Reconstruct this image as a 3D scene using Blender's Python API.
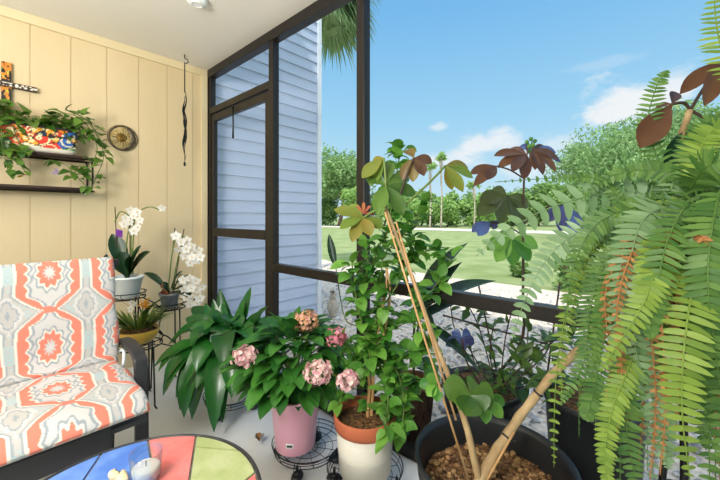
import bpy, math, random
from mathutils import Vector as V, noise
random.seed(7)
for o in list(bpy.data.objects): bpy.data.objects.remove(o)
SC = bpy.context.scene
COL = SC.collection
PI = math.pi
# ---------------------------------------------------------------- camera
# world: X runs along the screen wall (to the right), Y runs outwards, Z up.
CAMH, FPX, CX, HY = 1.15, 345.0, 360.0, 217.0
YAW = math.radians(42.0)
cd = bpy.data.cameras.new('camera'); cam = bpy.data.objects.new('camera', cd); COL.objects.link(cam)
cam.location = (0, 0, CAMH); cam.rotation_euler = (PI/2, 0, YAW)
cd.lens = FPX/720*36; cd.sensor_width = 36; cd.shift_y = -23/720; cd.clip_start = .02; cd.clip_end = 400
SC.camera = cam
# ---------------------------------------------------------------- exposure, sky, sun, lamps
SC.view_settings.view_transform = 'Standard'; SC.view_settings.look = 'None'
SC.view_settings.exposure = 0.0; SC.view_settings.gamma = 1.0; SC.view_settings.use_curve_mapping = False
SUN_STRENGTH, SKY_STRENGTH, FLASH, BOUNCE = 3.5, 1.0, 52.0, 92.0

def ray(px, py):
    c, s = math.cos(YAW), math.sin(YAW); a = (px-CX)/FPX
    return V((a*c - s, a*s + c, (HY-py)/FPX))
def P(px, py, dep): return V((0, 0, CAMH)) + ray(px, py)*dep
def onX(px, py, X): r = ray(px, py); return V((0, 0, CAMH)) + r*(X/r.x)
def onY(px, py, Y): r = ray(px, py); return V((0, 0, CAMH)) + r*(Y/r.y)
def onZ(px, py, Z): r = ray(px, py); return V((0, 0, CAMH)) + r*((Z-CAMH)/r.z)

def build_world():
    w = bpy.data.worlds.new('sky'); SC.world = w; w.use_nodes = True
    nt = w.node_tree; nt.nodes.clear(); N = nt.nodes.new; L = nt.links.new
    out = N('ShaderNodeOutputWorld'); bg = N('ShaderNodeBackground'); L(bg.outputs[0], out.inputs[0])
    bg.inputs[1].default_value = SKY_STRENGTH
    tc = N('ShaderNodeTexCoord'); sep = N('ShaderNodeSeparateXYZ'); L(tc.outputs['Generated'], sep.inputs[0])
    rp = N('ShaderNodeValToRGB'); L(sep.outputs[2], rp.inputs[0])
    e = rp.color_ramp.elements
    e[0].position = 0.0; e[0].color = (.66, .86, .97, 1)
    e[1].position = 1.0; e[1].color = (.075, .24, .62, 1)
    for p, c in ((.10, (.54, .80, .96, 1)), (.26, (.36, .69, .94, 1)), (.5, (.20, .52, .89, 1))):
        k = e.new(p); k.color = c
    nz = N('ShaderNodeTexNoise'); nz.inputs['Scale'].default_value = 9; nz.inputs['Detail'].default_value = 7
    nz.inputs['Roughness'].default_value = .62
    mp = N('ShaderNodeMapping'); mp.inputs['Scale'].default_value = (1, 1, 2.2); L(tc.outputs['Generated'], mp.inputs[0]); L(mp.outputs[0], nz.inputs[0])
    last = rp.outputs[0]
    clouds = [(486, 143, .085, .040, .85), (455, 160, .10, .028, .7), (520, 150, .05, .02, .5), (628, 102, .095, .05, .95), (602, 115, .06, .035, .9),
              (560, 140, .07, .035, .5), (438, 128, .028, .014, .6), (400, 170, .12, .03, .45), (672, 86, .06, .04, .8), (530, 168, .14, .03, .55), (620, 60, .09, .012, .18)]
    for (px, py, wx, wz, am) in clouds:
        d = ray(px, py).normalized()
        vs = N('ShaderNodeVectorMath'); vs.operation = 'SUBTRACT'; L(tc.outputs['Generated'], vs.inputs[0]); vs.inputs[1].default_value = d
        vm = N('ShaderNodeVectorMath'); vm.operation = 'MULTIPLY'; L(vs.outputs[0], vm.inputs[0]); vm.inputs[1].default_value = (1/wx, 1/wx, 1/wz)
        ln = N('ShaderNodeVectorMath'); ln.operation = 'LENGTH'; L(vm.outputs[0], ln.inputs[0])
        ma = N('ShaderNodeMath'); ma.operation = 'MULTIPLY_ADD'; L(nz.outputs[0], ma.inputs[0]); ma.inputs[1].default_value = 3.2; L(ln.outputs['Value'], ma.inputs[2])
        mr = N('ShaderNodeMapRange'); mr.interpolation_type = 'SMOOTHSTEP'; L(ma.outputs[0], mr.inputs[0])
        mr.inputs[1].default_value = 2.75; mr.inputs[2].default_value = 1.75; mr.inputs[3].default_value = 0; mr.inputs[4].default_value = am
        mx = N('ShaderNodeMix'); mx.data_type = 'RGBA'; L(mr.outputs[0], mx.inputs[0]); L(last, mx.inputs[6]); mx.inputs[7].default_value = (.93, .96, .98, 1)
        last = mx.outputs[2]
    # glow added to the unseen sky around the sun, brightens siding and interior
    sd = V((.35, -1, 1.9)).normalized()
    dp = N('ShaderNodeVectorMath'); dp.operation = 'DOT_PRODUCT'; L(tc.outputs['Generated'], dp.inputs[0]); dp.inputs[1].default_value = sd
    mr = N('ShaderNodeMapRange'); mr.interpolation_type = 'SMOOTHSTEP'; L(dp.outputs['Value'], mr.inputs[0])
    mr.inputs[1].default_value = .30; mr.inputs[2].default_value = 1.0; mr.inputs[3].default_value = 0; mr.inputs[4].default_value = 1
    gm = N('ShaderNodeMix'); gm.data_type = 'RGBA'; gm.blend_type = 'ADD'; L(mr.outputs[0], gm.inputs[0]); L(last, gm.inputs[6]); gm.inputs[7].default_value = (SUNSIDE_FILL, SUNSIDE_FILL*.97, SUNSIDE_FILL*.92, 1)
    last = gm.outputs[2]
    L(last, bg.inputs[0])
SUNSIDE_FILL = 2.3
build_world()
def lamp(name, kind, loc, energy, col=(1, 1, 1), target=None, **kw):
    ld = bpy.data.lights.new(name, kind); ld.energy = energy; ld.color = col
    for k, v in kw.items(): setattr(ld, k, v)
    o = bpy.data.objects.new(name, ld); COL.objects.link(o); o.location = loc
    if target is not None: o.rotation_euler = (V(target)-V(loc)).to_track_quat('-Z', 'Y').to_euler()
    return o
lamp('sun', 'SUN', (0, -5, 12), SUN_STRENGTH, (1, .95, .86), target=V((0, -5, 12))+V((-.35, 1, -1.9)), angle=.012)
# the photographer's flash, held high behind the camera
lamp('camera_flash', 'AREA', (-.25, -1.2, 1.85), FLASH, (1, .97, .92), target=(-1.35, 1.0, .25), shape='DISK', size=.6)
# added upward fill lamp, imitates that flash bouncing off the ceiling
lamp('bounce_fill', 'AREA', (-.9, -1.3, 1.5), BOUNCE, (1, .97, .92), target=(-1.0, -1.0, 2.45), shape='DISK', size=.8)

# ---------------------------------------------------------------- mesh helpers
class MB:
    def __init__(s): s.v = []; s.f = []; s.c = None; s.mi = []
    def add(s, vs, fs, m=0):
        b = len(s.v); s.v += [tuple(p) for p in vs]; s.f += [tuple(i+b for i in f) for f in fs]; s.mi += [m]*len(fs); return s
    def box(s, lo, hi, m=0):
        x0, y0, z0 = lo; x1, y1, z1 = hi
        return s.add([(x0,y0,z0),(x1,y0,z0),(x1,y1,z0),(x0,y1,z0),(x0,y0,z1),(x1,y0,z1),(x1,y1,z1),(x0,y1,z1)],
              [(0,3,2,1),(4,5,6,7),(0,1,5,4),(1,2,6,5),(2,3,7,6),(3,0,4,7)], m)
    def tube(s, pts, r, n=8, closed=False, cap=True, m=0):
        pts = [V(p) for p in pts]; k = len(pts)
        rr = r if isinstance(r, (list, tuple)) else [r]*k
        vs = []; nrm = None
        for i, p in enumerate(pts):
            if closed: t = pts[(i+1) % k]-pts[i-1]
            else: t = pts[min(i+1, k-1)]-pts[max(i-1, 0)]
            t = t.normalized() if t.length > 1e-9 else V((0, 0, 1))
            if nrm is None:
                nrm = t.cross(V((0, 0, 1)))
                if nrm.length < .05: nrm = t.cross(V((1, 0, 0)))
            nrm = (nrm - t*nrm.dot(t)).normalized(); b = t.cross(nrm)
            for j in range(n):
                a = 2*PI*j/n; vs.append(p + (nrm*math.cos(a)+b*math.sin(a))*rr[i])
        fs = []
        for i in range(k if closed else k-1):
            i2 = (i+1) % k
            for j in range(n): j2 = (j+1) % n; fs.append((i*n+j, i*n+j2, i2*n+j2, i2*n+j))
        if cap and not closed: fs += [tuple(range(n-1, -1, -1)), tuple((k-1)*n+j for j in range(n))]
        return s.add(vs, fs, m)
    def bar(s, pts, wv, w, t, m=0):      # flat bar: wv = width direction
        pts = [V(p) for p in pts]; k = len(pts); wv = V(wv).normalized(); vs = []
        for i, p in enumerate(pts):
            d = (pts[min(i+1, k-1)]-pts[max(i-1, 0)]).normalized(); nn = d.cross(wv).normalized()
            for a, b in ((-1,-1),(1,-1),(1,1),(-1,1)): vs.append(p+wv*(a*w/2)+nn*(b*t/2))
        fs = [(0,1,2,3), tuple((k-1)*4+j for j in (3,2,1,0))]
        for i in range(k-1):
            for j in range(4): j2 = (j+1) % 4; fs.append((i*4+j2, i*4+j, (i+1)*4+j, (i+1)*4+j2))
        return s.add(vs, fs, m)
    def lathe(s, c, prof, n=40, m=0, cap0=True):
        c = V(c); vs = []; k = len(prof)
        for (r, z) in prof:
            for j in range(n): a = 2*PI*j/n; vs.append(c+V((r*math.cos(a), r*math.sin(a), z)))
        fs = []
        for i in range(k-1):
            for j in range(n): j2 = (j+1) % n; fs.append((i*n+j, i*n+j2, (i+1)*n+j2, (i+1)*n+j))
        if cap0 and prof[0][0] > 1e-4: fs.append(tuple(range(n-1, -1, -1)))
        if prof[-1][0] > 1e-4 and cap0: fs.append(tuple((k-1)*n+j for j in range(n)))
        return s.add(vs, fs, m)
    def ball(s, c, r, nu=10, nv=7, sc=(1, 1, 1), m=0):
        c = V(c); vs = []; fs = []
        for i in range(nv+1):
            ph = PI*i/nv
            for j in range(nu):
                a = 2*PI*j/nu; vs.append(c+V((math.sin(ph)*math.cos(a)*r*sc[0], math.sin(ph)*math.sin(a)*r*sc[1], math.cos(ph)*r*sc[2])))
        for i in range(nv):
            for j in range(nu): j2 = (j+1) % nu; fs.append((i*nu+j, (i+1)*nu+j, (i+1)*nu+j2, i*nu+j2))
        return s.add(vs, fs, m)
    def ring(s, c, R, r, n=40, k=6, ax=None):
        c = V(c); pts = [c+V((R*math.cos(2*PI*i/n), R*math.sin(2*PI*i/n), 0)) for i in range(n)]
        return s.tube(pts, r, k, closed=True)
    def strip(s, path, widths, ref=V((0, 0, 1)), fold=.25, na=1, wave=0, m=0):
        """leaf blade along a path; widths = half widths; fold lifts the edges; na = columns per half"""
        k = len(path); vs = []; C = 2*na+1
        for i, p in enumerate(path):
            t = path[min(i+1, k-1)]-path[max(i-1, 0)]
            t = t.normalized() if t.length > 1e-9 else V((0, 0, 1))
            sd = t.cross(ref)
            if sd.length < .02: sd = t.cross(V((.3, .9, .1)))
            sd.normalize(); up = sd.cross(t)
            for j in range(-na, na+1):
                q = j/na; wv = wave*math.sin(i*2.1+j*1.3)*widths[i]*abs(q) if wave else 0
                vs.append(p+sd*(q*widths[i])+up*(abs(q)**1.4*fold*widths[i]+wv))
        fs = []
        for i in range(k-1):
            for j in range(C-1): fs.append((i*C+j, i*C+j+1, (i+1)*C+j+1, (i+1)*C+j))
        return s.add(vs, fs, m)
    def leaf(s, p, d, L, W, droop=.3, shape='ovate', ref=V((0, 0, 1)), fold=.3, seg=5, na=1, m=0, wave=0):
        d = V(d).normalized(); p = V(p); path = []; q = p.copy()
        for i in range(seg+1):
            path.append(q.copy())
            dd = (d + V((0, 0, -1))*droop*(i/seg)*1.6).normalized(); q = q + dd*(L/seg)
        ws = [max(.02, SHAPE[shape](i/seg))*W/2 for i in range(seg+1)]
        return s.strip(path, ws, ref, fold, na, wave, m)
SHAPE = {
 'ovate': lambda t: (math.sin(PI*min(1, t**.72)))**.8 if 0 < t < 1 else 0,
 'lance': lambda t: (math.sin(PI*t**.85))**1.0 if 0 < t < 1 else 0,
 'obovate': lambda t: (math.sin(PI*min(1, t**1.45)))**.75 if 0 < t < 1 else 0,
 'strap': lambda t: min(1, t*5+.25)*(1-t**5),
 'pinna': lambda t: (.75+.25*min(1, t*6))*(1-t**3)**.8,
 'ellip': lambda t: math.sin(PI*t)**.72 if 0 < t < 1 else 0,
 'heart': lambda t: min(1, (t*5)**.6)*(1-t)**.75*1.25,
}
def bez(a, b, c, n=10):
    a, b, c = V(a), V(b), V(c)
    return [a*(1-t)**2+b*2*t*(1-t)+c*t*t for t in [i/n for i in range(n+1)]]
def smooth_path(pts, per=6):
    pts = [V(p) for p in pts]; out = []
    for i in range(len(pts)-1):
        p0, p1, p2, p3 = pts[max(i-1, 0)], pts[i], pts[i+1], pts[min(i+2, len(pts)-1)]
        for k in range(per):
            t = k/per
            out.append(.5*((2*p1)+(p2-p0)*t+(2*p0-5*p1+4*p2-p3)*t*t+(3*p1-p0-3*p2+p3)*t**3))
    out.append(pts[-1]); return out
def lerp_r(r0, r1, n): return [r0+(r1-r0)*i/(n-1) for i in range(n)]
WLOC = {}
def build(mb, name, mats, parent=None, loc=None, smooth=True, cols=None, bevel=0):
    base = V(loc) if loc is not None else (WLOC[parent.name] if parent is not None else V((0, 0, 0)))
    me = bpy.data.meshes.new(name)
    me.from_pydata([tuple(V(p)-base) for p in mb.v], [], mb.f)
    for m in (mats if isinstance(mats, (list, tuple)) else [mats]): me.materials.append(m)
    me.polygons.foreach_set('material_index', mb.mi)
    me.polygons.foreach_set('use_smooth', [smooth]*len(me.polygons))
    if cols is not None:
        at = me.color_attributes.new('pattern', 'FLOAT_COLOR', 'POINT')
        at.data.foreach_set('color', [c for col in cols for c in (*col, 1.0)])
    me.update()
    o = bpy.data.objects.new(name, me); COL.objects.link(o)
    WLOC[o.name] = base
    if parent is not None:
        o.parent = parent; o.location = base - WLOC[parent.name]
    else: o.location = base
    if bevel:
        b = o.modifiers.new('bevel', 'BEVEL'); b.width = bevel; b.segments = 2; b.limit_method = 'ANGLE'
    return o
def thing(name, label, cat, loc, group=None):
    o = bpy.data.objects.new(name, None); COL.objects.link(o); o.location = loc; o.empty_display_size = .1
    o['label'] = label; o['category'] = cat
    if group: o['group'] = group
    WLOC[o.name] = V(loc); return o
def tag(o, label, cat, group=None, kind=None):
    o['label'] = label; o['category'] = cat
    if group: o['group'] = group
    if kind: o['kind'] = kind
    return o
def struct(mb, name, mats, parent=None, loc=(0, 0, 0), label=None, cat=None, **kw):
    o = build(mb, name, mats, parent, None if parent is not None else loc, **kw)
    if parent is None:
        o['kind'] = 'structure'
        if label: o['label'] = label; o['category'] = cat
    return o
# ---------------------------------------------------------------- materials
MATS = {}
def rgb(h): 
    h = h.lstrip('#'); c = [int(h[i:i+2], 16)/255 for i in (0, 2, 4)]
    return tuple(x/12.92 if x <= .04045 else ((x+.055)/1.055)**2.4 for x in c)
def mat(name, col, rough=.6, col2=None, scale=8, metal=0, bump=0, bscale=60, spec=.5, detail=4, coat=0, stretch=None, trans=0):
    m = bpy.data.materials.new(name); m.use_nodes = True; nt = m.node_tree; N = nt.nodes.new; L = nt.links.new
    b = nt.nodes['Principled BSDF']; b.inputs['Roughness'].default_value = rough; b.inputs['Metallic'].default_value = metal
    b.inputs['Specular IOR Level'].default_value = spec; b.inputs['Coat Weight'].default_value = coat
    b.inputs['Transmission Weight'].default_value = trans
    c = rgb(col) if isinstance(col, str) else col
    b.inputs['Base Color'].default_value = (*c, 1)
    tc = N('ShaderNodeTexCoord'); src = tc.outputs['Object']
    if stretch:
        mp = N('ShaderNodeMapping'); mp.inputs['Scale'].default_value = stretch; L(src, mp.inputs[0]); src = mp.outputs[0]
    if col2:
        c2 = rgb(col2) if isinstance(col2, str) else col2
        nz = N('ShaderNodeTexNoise'); nz.inputs['Scale'].default_value = scale; nz.inputs['Detail'].default_value = detail; L(src, nz.inputs[0])
        rp = N('ShaderNodeValToRGB'); rp.color_ramp.elements[0].position = .36; rp.color_ramp.elements[1].position = .64
        rp.color_ramp.elements[0].color = (*c, 1); rp.color_ramp.elements[1].color = (*c2, 1)
        L(nz.outputs[0], rp.inputs[0]); L(rp.outputs[0], b.inputs['Base Color'])
    if bump:
        nb = N('ShaderNodeTexNoise'); nb.inputs['Scale'].default_value = bscale; nb.inputs['Detail'].default_value = 3; L(src, nb.inputs[0])
        bp = N('ShaderNodeBump'); bp.inputs['Strength'].default_value = bump; bp.inputs['Distance'].default_value = .01
        L(nb.outputs[0], bp.inputs['Height']); L(bp.outputs[0], b.inputs['Normal'])
    return m
def leafmat(name, ca, cb, rough=.42, trans=.3, tcol=None, vein=0):
    """leaf: colour differs from leaf to leaf, light shines through"""
    m = bpy.data.materials.new(name); m.use_nodes = True; nt = m.node_tree; N = nt.nodes.new; L = nt.links.new
    b = nt.nodes['Principled BSDF']; out = nt.nodes['Material Output']
    b.inputs['Roughness'].default_value = rough; b.inputs['Specular IOR Level'].default_value = .45
    g = N('ShaderNodeNewGeometry'); mx = N('ShaderNodeMix'); mx.data_type = 'RGBA'
    tc = N('ShaderNodeTexCoord'); nz = N('ShaderNodeTexNoise'); nz.inputs['Scale'].default_value = 22; L(tc.outputs['Object'], nz.inputs[0])
    ad = N('ShaderNodeMath'); ad.operation = 'MULTIPLY_ADD'; L(nz.outputs[0], ad.inputs[0]); ad.inputs[1].default_value = .8; ad.inputs[2].default_value = -.4
    a2 = N('ShaderNodeMath'); a2.operation = 'ADD'; a2.use_clamp = True; L(ad.outputs[0], a2.inputs[0]); L(g.outputs['Random Per Island'], a2.inputs[1])
    L(a2.outputs[0], mx.inputs[0]); mx.inputs[6].default_value = (*rgb(ca), 1); mx.inputs[7].default_value = (*rgb(cb), 1)
    L(mx.outputs[2], b.inputs['Base Color'])
    tr = N('ShaderNodeBsdfTranslucent')
    if tcol: tr.inputs[0].default_value = (*rgb(tcol), 1)
    else: L(mx.outputs[2], tr.inputs[0])
    ms = N('ShaderNodeMixShader'); ms.inputs[0].default_value = trans
    L(b.outputs[0], ms.inputs[1]); L(tr.outputs[0], ms.inputs[2]); L(ms.outputs[0], out.inputs[0])
    return m
def attrmat(name, rough=.8, bump=0, bscale=300):
    m = mat(name, '#ffffff', rough, bump=bump, bscale=bscale)
    nt = m.node_tree; a = nt.nodes.new('ShaderNodeAttribute'); a.attribute_name = 'pattern'
    nt.links.new(a.outputs['Color'], nt.nodes['Principled BSDF'].inputs['Base Color']); return m
M = dict(
 floor=mat('painted_concrete', '#e2e2e0', .55, '#d8d8d6', 3.5, bump=.15, bscale=25),
 ceil=mat('ceiling_paint', '#e4dfd5', .8, bump=.05, bscale=120),
 cream=mat('cream_paint', '#dec8a0', .65, '#d8c198', 2.2, bump=.12, bscale=40, stretch=(1, 1, .25)),
 creamtrim=mat('cream_trim_paint', '#e0cea6', .6),
 bronze=mat('bronze_aluminium', '#221d1a', .38, metal=.3, spec=.5),
 siding=mat('pale_blue_siding', '#c0cbdf', .5, '#bbc7dc', 3, spec=.3),
 white=mat('white_vinyl', '#e9edf2', .5),
 blackwire=mat('black_wire', '#141414', .4, metal=.4),
 blackplastic=mat('black_plastic', '#17181a', .42, '#202224', 6, bump=.05),
 frame=mat('charcoal_frame', '#3a3a3d', .42, metal=.35),
 sling=mat('grey_sling', '#4a4b4d', .8, bump=.3, bscale=400),
 terra=mat('terracotta', '#b9653f', .75, '#a9583a', 9, bump=.1),
 pinkpot=mat('pink_glaze', '#ffbdd0', .35, '#fdb6cb', 4, coat=.2),
 whitepot=mat('white_glaze', '#e6e0d2', .5, '#ddd6c6', 5),
 bluewhite=mat('pale_blue_glaze', '#e9eef0', .3, coat=.3),
 yellowpot=mat('yellow_glaze', '#e0b646', .35, '#d3a63c', 6, coat=.3),
 soil=mat('bark_soil', '#3a2412', .95, '#8a6238', 70, bump=1.0, bscale=90, detail=2),
 bark=mat('pale_bark', '#b59a70', .75, '#957852', 16, bump=.35, bscale=50),
 cane=mat('bamboo_cane', '#b98a55', .6, '#cda473', 14),
 stem=mat('green_stem', '#58702e', .6, '#6c7d3a', 18),
 darkstem=mat('dark_stem', '#33261c', .7, '#4a3524', 18),
 gravel=mat('white_gravel', '#e3d6c4', .95, '#b8aa98', 26, bump=.9, bscale=45),
 stone=None, lawn=mat('lawn_grass', '#74864a', .95, '#8f9a66', 1.3, bump=.8, bscale=30, detail=8),
 road=mat('pale_road', '#d9d4c6', .9, '#cfc9ba', .6),
 trunk=mat('tree_bark', '#6e5d49', .9, '#544636', 9, bump=.5, bscale=30),
 palebark=mat('pale_tree_bark', '#b7ab98', .9, '#948770', 6, bump=.4, bscale=20),
 peace=leafmat('peace_lily_leaf', '#174a1c', '#2a6a26', .27, .14),
 hydra=leafmat('hydrangea_leaf', '#245c1e', '#478330', .45, .2),
 vine=leafmat('vine_leaf', '#357526', '#7cb048', .4, .32),
 pothos=leafmat('pothos_leaf', '#2d561b', '#6d9338', .35, .25),
 orch=leafmat('orchid_leaf', '#16321a', '#1f4220', .35, .1),
 grassy=leafmat('grassy_leaf', '#33561f', '#7a8f35', .45, .25),
 bronzeleaf=leafmat('bronze_leaf', '#54352a', '#7d6a34', .4, .3),
 olive=leafmat('olive_leaf', '#8a7a30', '#6d8a35', .4, .35),
 darkbronze=leafmat('dark_bronze_leaf', '#4a2c22', '#6e4a30', .4, .3),
 palm_leaf=leafmat('palmate_green_leaf', '#35591f', '#5c7d30', .35, .3),
 glossy=leafmat('dark_glossy_leaf', '#1d3a26', '#2c4d33', .25, .1),
 fern=leafmat('fern_green', '#456f30', '#6a8e42', .5, .4),
 fernpale=leafmat('fern_pale_green', '#6b8c5c', '#88a678', .42, .35),
 fernyel=leafmat('fern_yellow_green', '#76943a', '#94ae48', .5, .45),
 ferndead=leafmat('fern_dried', '#8f5a30', '#bd8852', .8, .3),
 petalw=leafmat('white_petal', '#eeeae4', '#f6f4f0', .6, .25),
 petalp=leafmat('pink_petal', '#e29fb0', '#f6e0d2', .7, .25),
 petalhot=leafmat('rose_petal', '#d9788f', '#eaa3ae', .7, .25),
 petalmix=leafmat('pink_yellow_petal', '#e0b06a', '#f0b5b0', .7, .25),
 treea=leafmat('tree_leaf_grey_green', '#6f9655', '#9dba7c', .7, .35),
 treeb=leafmat('tree_leaf_mid_green', '#668c44', '#93b266', .7, .35),
 treec=leafmat('tree_leaf_bright_green', '#7da650', '#a8c675', .7, .35),
 palmf=leafmat('palm_frond_leaf', '#6f8f5a', '#a3ba88', .55, .3),
)
M['stone'] = leafmat('gravel_stone', '#7f7f80', '#d8d7d6', .9, 0)
M['mesh'] = None
def meshscreen():
    m = bpy.data.materials.new('insect_screen'); m.use_nodes = True; nt = m.node_tree; N = nt.nodes.new; L = nt.links.new
    out = nt.nodes['Material Output']; b = nt.nodes['Principled BSDF']
    b.inputs['Base Color'].default_value = (.03, .03, .032, 1); b.inputs['Roughness'].default_value = .6
    t = N('ShaderNodeBsdfTransparent'); mx = N('ShaderNodeMixShader'); mx.inputs[0].default_value = .05
    L(t.outputs[0], mx.inputs[1]); L(b.outputs[0], mx.inputs[2]); L(mx.outputs[0], out.inputs[0]); return m
M['mesh'] = meshscreen()
def clearglass():
    m = bpy.data.materials.new('clear_glass'); m.use_nodes = True; nt = m.node_tree; N = nt.nodes.new; L = nt.links.new
    out = nt.nodes['Material Output']; nt.nodes.remove(nt.nodes['Principled BSDF'])
    t = N('ShaderNodeBsdfTransparent'); t.inputs[0].default_value = (.93, .95, .95, 1); g = N('ShaderNodeBsdfGlossy'); g.inputs['Roughness'].default_value = .05
    lw = N('ShaderNodeLayerWeight'); lw.inputs[0].default_value = .25; f = N('ShaderNodeMath'); f.operation = 'MULTIPLY'; L(lw.outputs['Facing'], f.inputs[0]); f.inputs[1].default_value = .45; mx = N('ShaderNodeMixShader')
    L(f.outputs[0], mx.inputs[0]); L(t.outputs[0], mx.inputs[1]); L(g.outputs[0], mx.inputs[2]); L(mx.outputs[0], out.inputs[0]); return m

# ================================================================ SETTING
WX, SY, CZ = -3.065, 1.398, 2.45       # cream wall plane, screen plane, ceiling
mb = MB(); mb.box((WX-.1, -2.6, -.12), (3.4, SY+.08, 0)); struct(mb, 'floor', M['floor'], smooth=False)
mb = MB(); mb.box((WX-.1, -2.6, CZ), (3.4, SY+.05, CZ+.1)); struct(mb, 'ceiling', M['ceil'], smooth=False)
mb = MB(); mb.box((WX-.3, -9, CZ+.12), (9, SY+.06, 5.1)); struct(mb, 'roof', M['white'], smooth=False)
# cream panelled wall: grooved boards every 8 inches
mb = MB(); ys = []; y = .229-.2034*14
mb.box((WX-.1, -2.6, 0), (WX-.005, SY-.0, CZ))
while y < SY:
    y2 = min(y+.2034, SY-.001)
    lo = max(y+.002, -2.6)
    if y2-.002 > -2.6: mb.box((WX-.02, lo, 0), (WX, y2-.002, CZ))
    y += .2034
struct(mb, 'wall_left', M['cream'], smooth=False)
mb = MB(); mb.box((WX, -2.6, CZ-.062), (WX+.018, SY-.03, CZ)); struct(mb, 'trim_1', M['creamtrim'], smooth=False, bevel=.003)
mb = MB(); mb.box((WX, SY-.085, 0), (WX+.022, SY-.032, CZ-.062)); struct(mb, 'trim_2', M['creamtrim'], smooth=False, bevel=.003)
# screen wall: bronze aluminium frame
mb = MB(); F0, F1 = SY-.025, SY+.025
XP = (-3.035, -2.075, -1.235, .42, 1.9)
wb = bpy.data.objects.new('wall_back', None); COL.objects.link(wb); wb.location = (0, SY, 0); wb['kind'] = 'structure'; WLOC['wall_back'] = V((0, SY, 0))
for i, x in enumerate(XP):
    m_ = MB(); m_.box((x-.028, F0, 0), (x+.028, F1, CZ-.03)); build(m_, 'post', M['bronze'], wb, smooth=False, bevel=.003)
m_ = MB(); m_.box((WX, F0-.008, CZ-.07), (3.4, F1+.008, CZ)); build(m_, 'head_beam', M['bronze'], wb, smooth=False, bevel=.003)
m_ = MB(); m_.box((XP[0]+.028, F0, 2.055), (XP[1]-.028, F1, 2.11)); build(m_, 'transom_bar', M['bronze'], wb, smooth=False, bevel=.003)
RZ = .799
for a, b in ((1, 2), (2, 3), (3, 4)):
    m_ = MB(); m_.box((XP[a]+.028, F0, RZ-.028), (XP[b]-.028, F1, RZ+.028)); build(m_, 'kick_rail', M['bronze'], wb, smooth=False, bevel=.003)
    m_ = MB(); m_.box((XP[a]+.028, F0, 0), (XP[b]-.028, F1, .05)); build(m_, 'bottom_rail', M['bronze'], wb, smooth=False, bevel=.003)
    m_ = MB(); m_.add([(XP[a]+.028, SY, .05), (XP[b]-.028, SY, .05), (XP[b]-.028, SY, RZ-.03), (XP[a]+.028, SY, RZ-.03)], [(0, 1, 2, 3)])
    m_.add([(XP[a]+.028, SY, RZ+.03), (XP[b]-.028, SY, RZ+.03), (XP[b]-.028, SY, CZ-.07), (XP[a]+.028, SY, CZ-.07)], [(0, 1, 2, 3)])
    build(m_, 'insect_screen', M['mesh'], wb, smooth=False)
m_ = MB(); m_.add([(XP[0], SY, 2.10), (XP[1], SY, 2.10), (XP[1], SY, CZ-.07), (XP[0], SY, CZ-.07)], [(0, 1, 2, 3)])
build(m_, 'insect_screen', M['mesh'], wb, smooth=False)
# screen door
d0, d1 = XP[0]+.034, XP[1]-.034
mb = MB()
mb.box((d0, F0+.008, .02), (d0+.045, F1-.008, 2.045)); mb.box((d1-.05, F0+.008, .02), (d1, F1-.008, 2.045))
mb.box((d0+.045, F0+.008, 1.985), (d1-.05, F1-.008, 2.045)); mb.box((d0+.045, F0+.008, .02), (d1-.05, F1-.008, .18))
door = struct(mb, 'door_1', M['bronze'], loc=(d0, SY, 0), smooth=False, bevel=.003)
m_ = MB(); m_.box((d0+.045, F0+.005, .985), (d1-.05, F1-.005, 1.055)); build(m_, 'cross_bar', M['bronze'], door, smooth=False, bevel=.003)
m_ = MB(); m_.add([(d0+.045, SY, .18), (d1-.05, SY, .18), (d1-.05, SY, 1.99), (d0+.045, SY, 1.99)], [(0, 1, 2, 3)])
build(m_, 'insect_screen', M['mesh'], door, smooth=False)
m_ = MB(); hc = onY(233, 113, SY-.035)
m_.tube([hc+V((0, 0, .05)), hc, hc+V((.003, 0, -.10)), hc+V((0, 0, -.20))], [.008, .007, .006, .009], 6)
build(m_, 'door_chain', M['blackwire'], door)
# neighbouring wall with pale blue lap siding, running outwards
SYE = 2.69; mb = MB(); z = -.1
while z < 4.0:
    mb.add([(WX-.03, SY+.03, z), (WX-.03, SYE, z), (WX-.045, SYE, z+.118), (WX-.045, SY+.03, z+.118), (WX-.03, SY+.03, z-.006), (WX-.03, SYE, z-.006), (WX-.06, SYE, z-.006), (WX-.06, SY+.03, z-.006)],
           [(0, 1, 2, 3), (4, 5, 1, 0), (7, 6, 5, 4)]); z += .118
mb.box((WX-2.6, SY+.03, -.1), (WX-.05, SYE, 4.0))
struct(mb, 'wall_outside', M['siding'], smooth=False)
mb = MB(); mb.box((WX-.06, SYE-.005, -.1), (WX-.012, SYE+.05, 4.0)); mb.box((WX-.5, SYE+.002, -.1), (WX-.06, SYE+.05, 4.0)); struct(mb, 'trim_3', M['white'], smooth=False, bevel=.004)

# outside ground
GZ = -.05
def sheet(x0, y0, x1, y1, z, nx=1, ny=1, wob=0):
    m = MB(); vs = []; fs = []
    for j in range(ny+1):
        for i in range(nx+1):
            x = x0+(x1-x0)*i/nx; y = y0+(y1-y0)*j/ny
            if wob and j in (0, ny): y += wob*noise.noise(V((x*.6, j, 3)))
            vs.append((x, y, z))
    for j in range(ny):
        for i in range(nx): a = j*(nx+1)+i; fs.append((a, a+1, a+nx+2, a+nx+1))
    return m.add(vs, fs)
struct(sheet(-220, -30, 220, 300, GZ-.012, 1, 1), 'lawn', M['lawn'], smooth=False)
struct(sheet(-40, SY+.08, 30, 6.3, GZ, 160, 4, 1.0), 'gravel_bed', M['gravel'], smooth=False)
struct(sheet(-160, 27.5, 160, 32.5, GZ+.01, 1, 1), 'road', M['road'], smooth=False)

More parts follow.
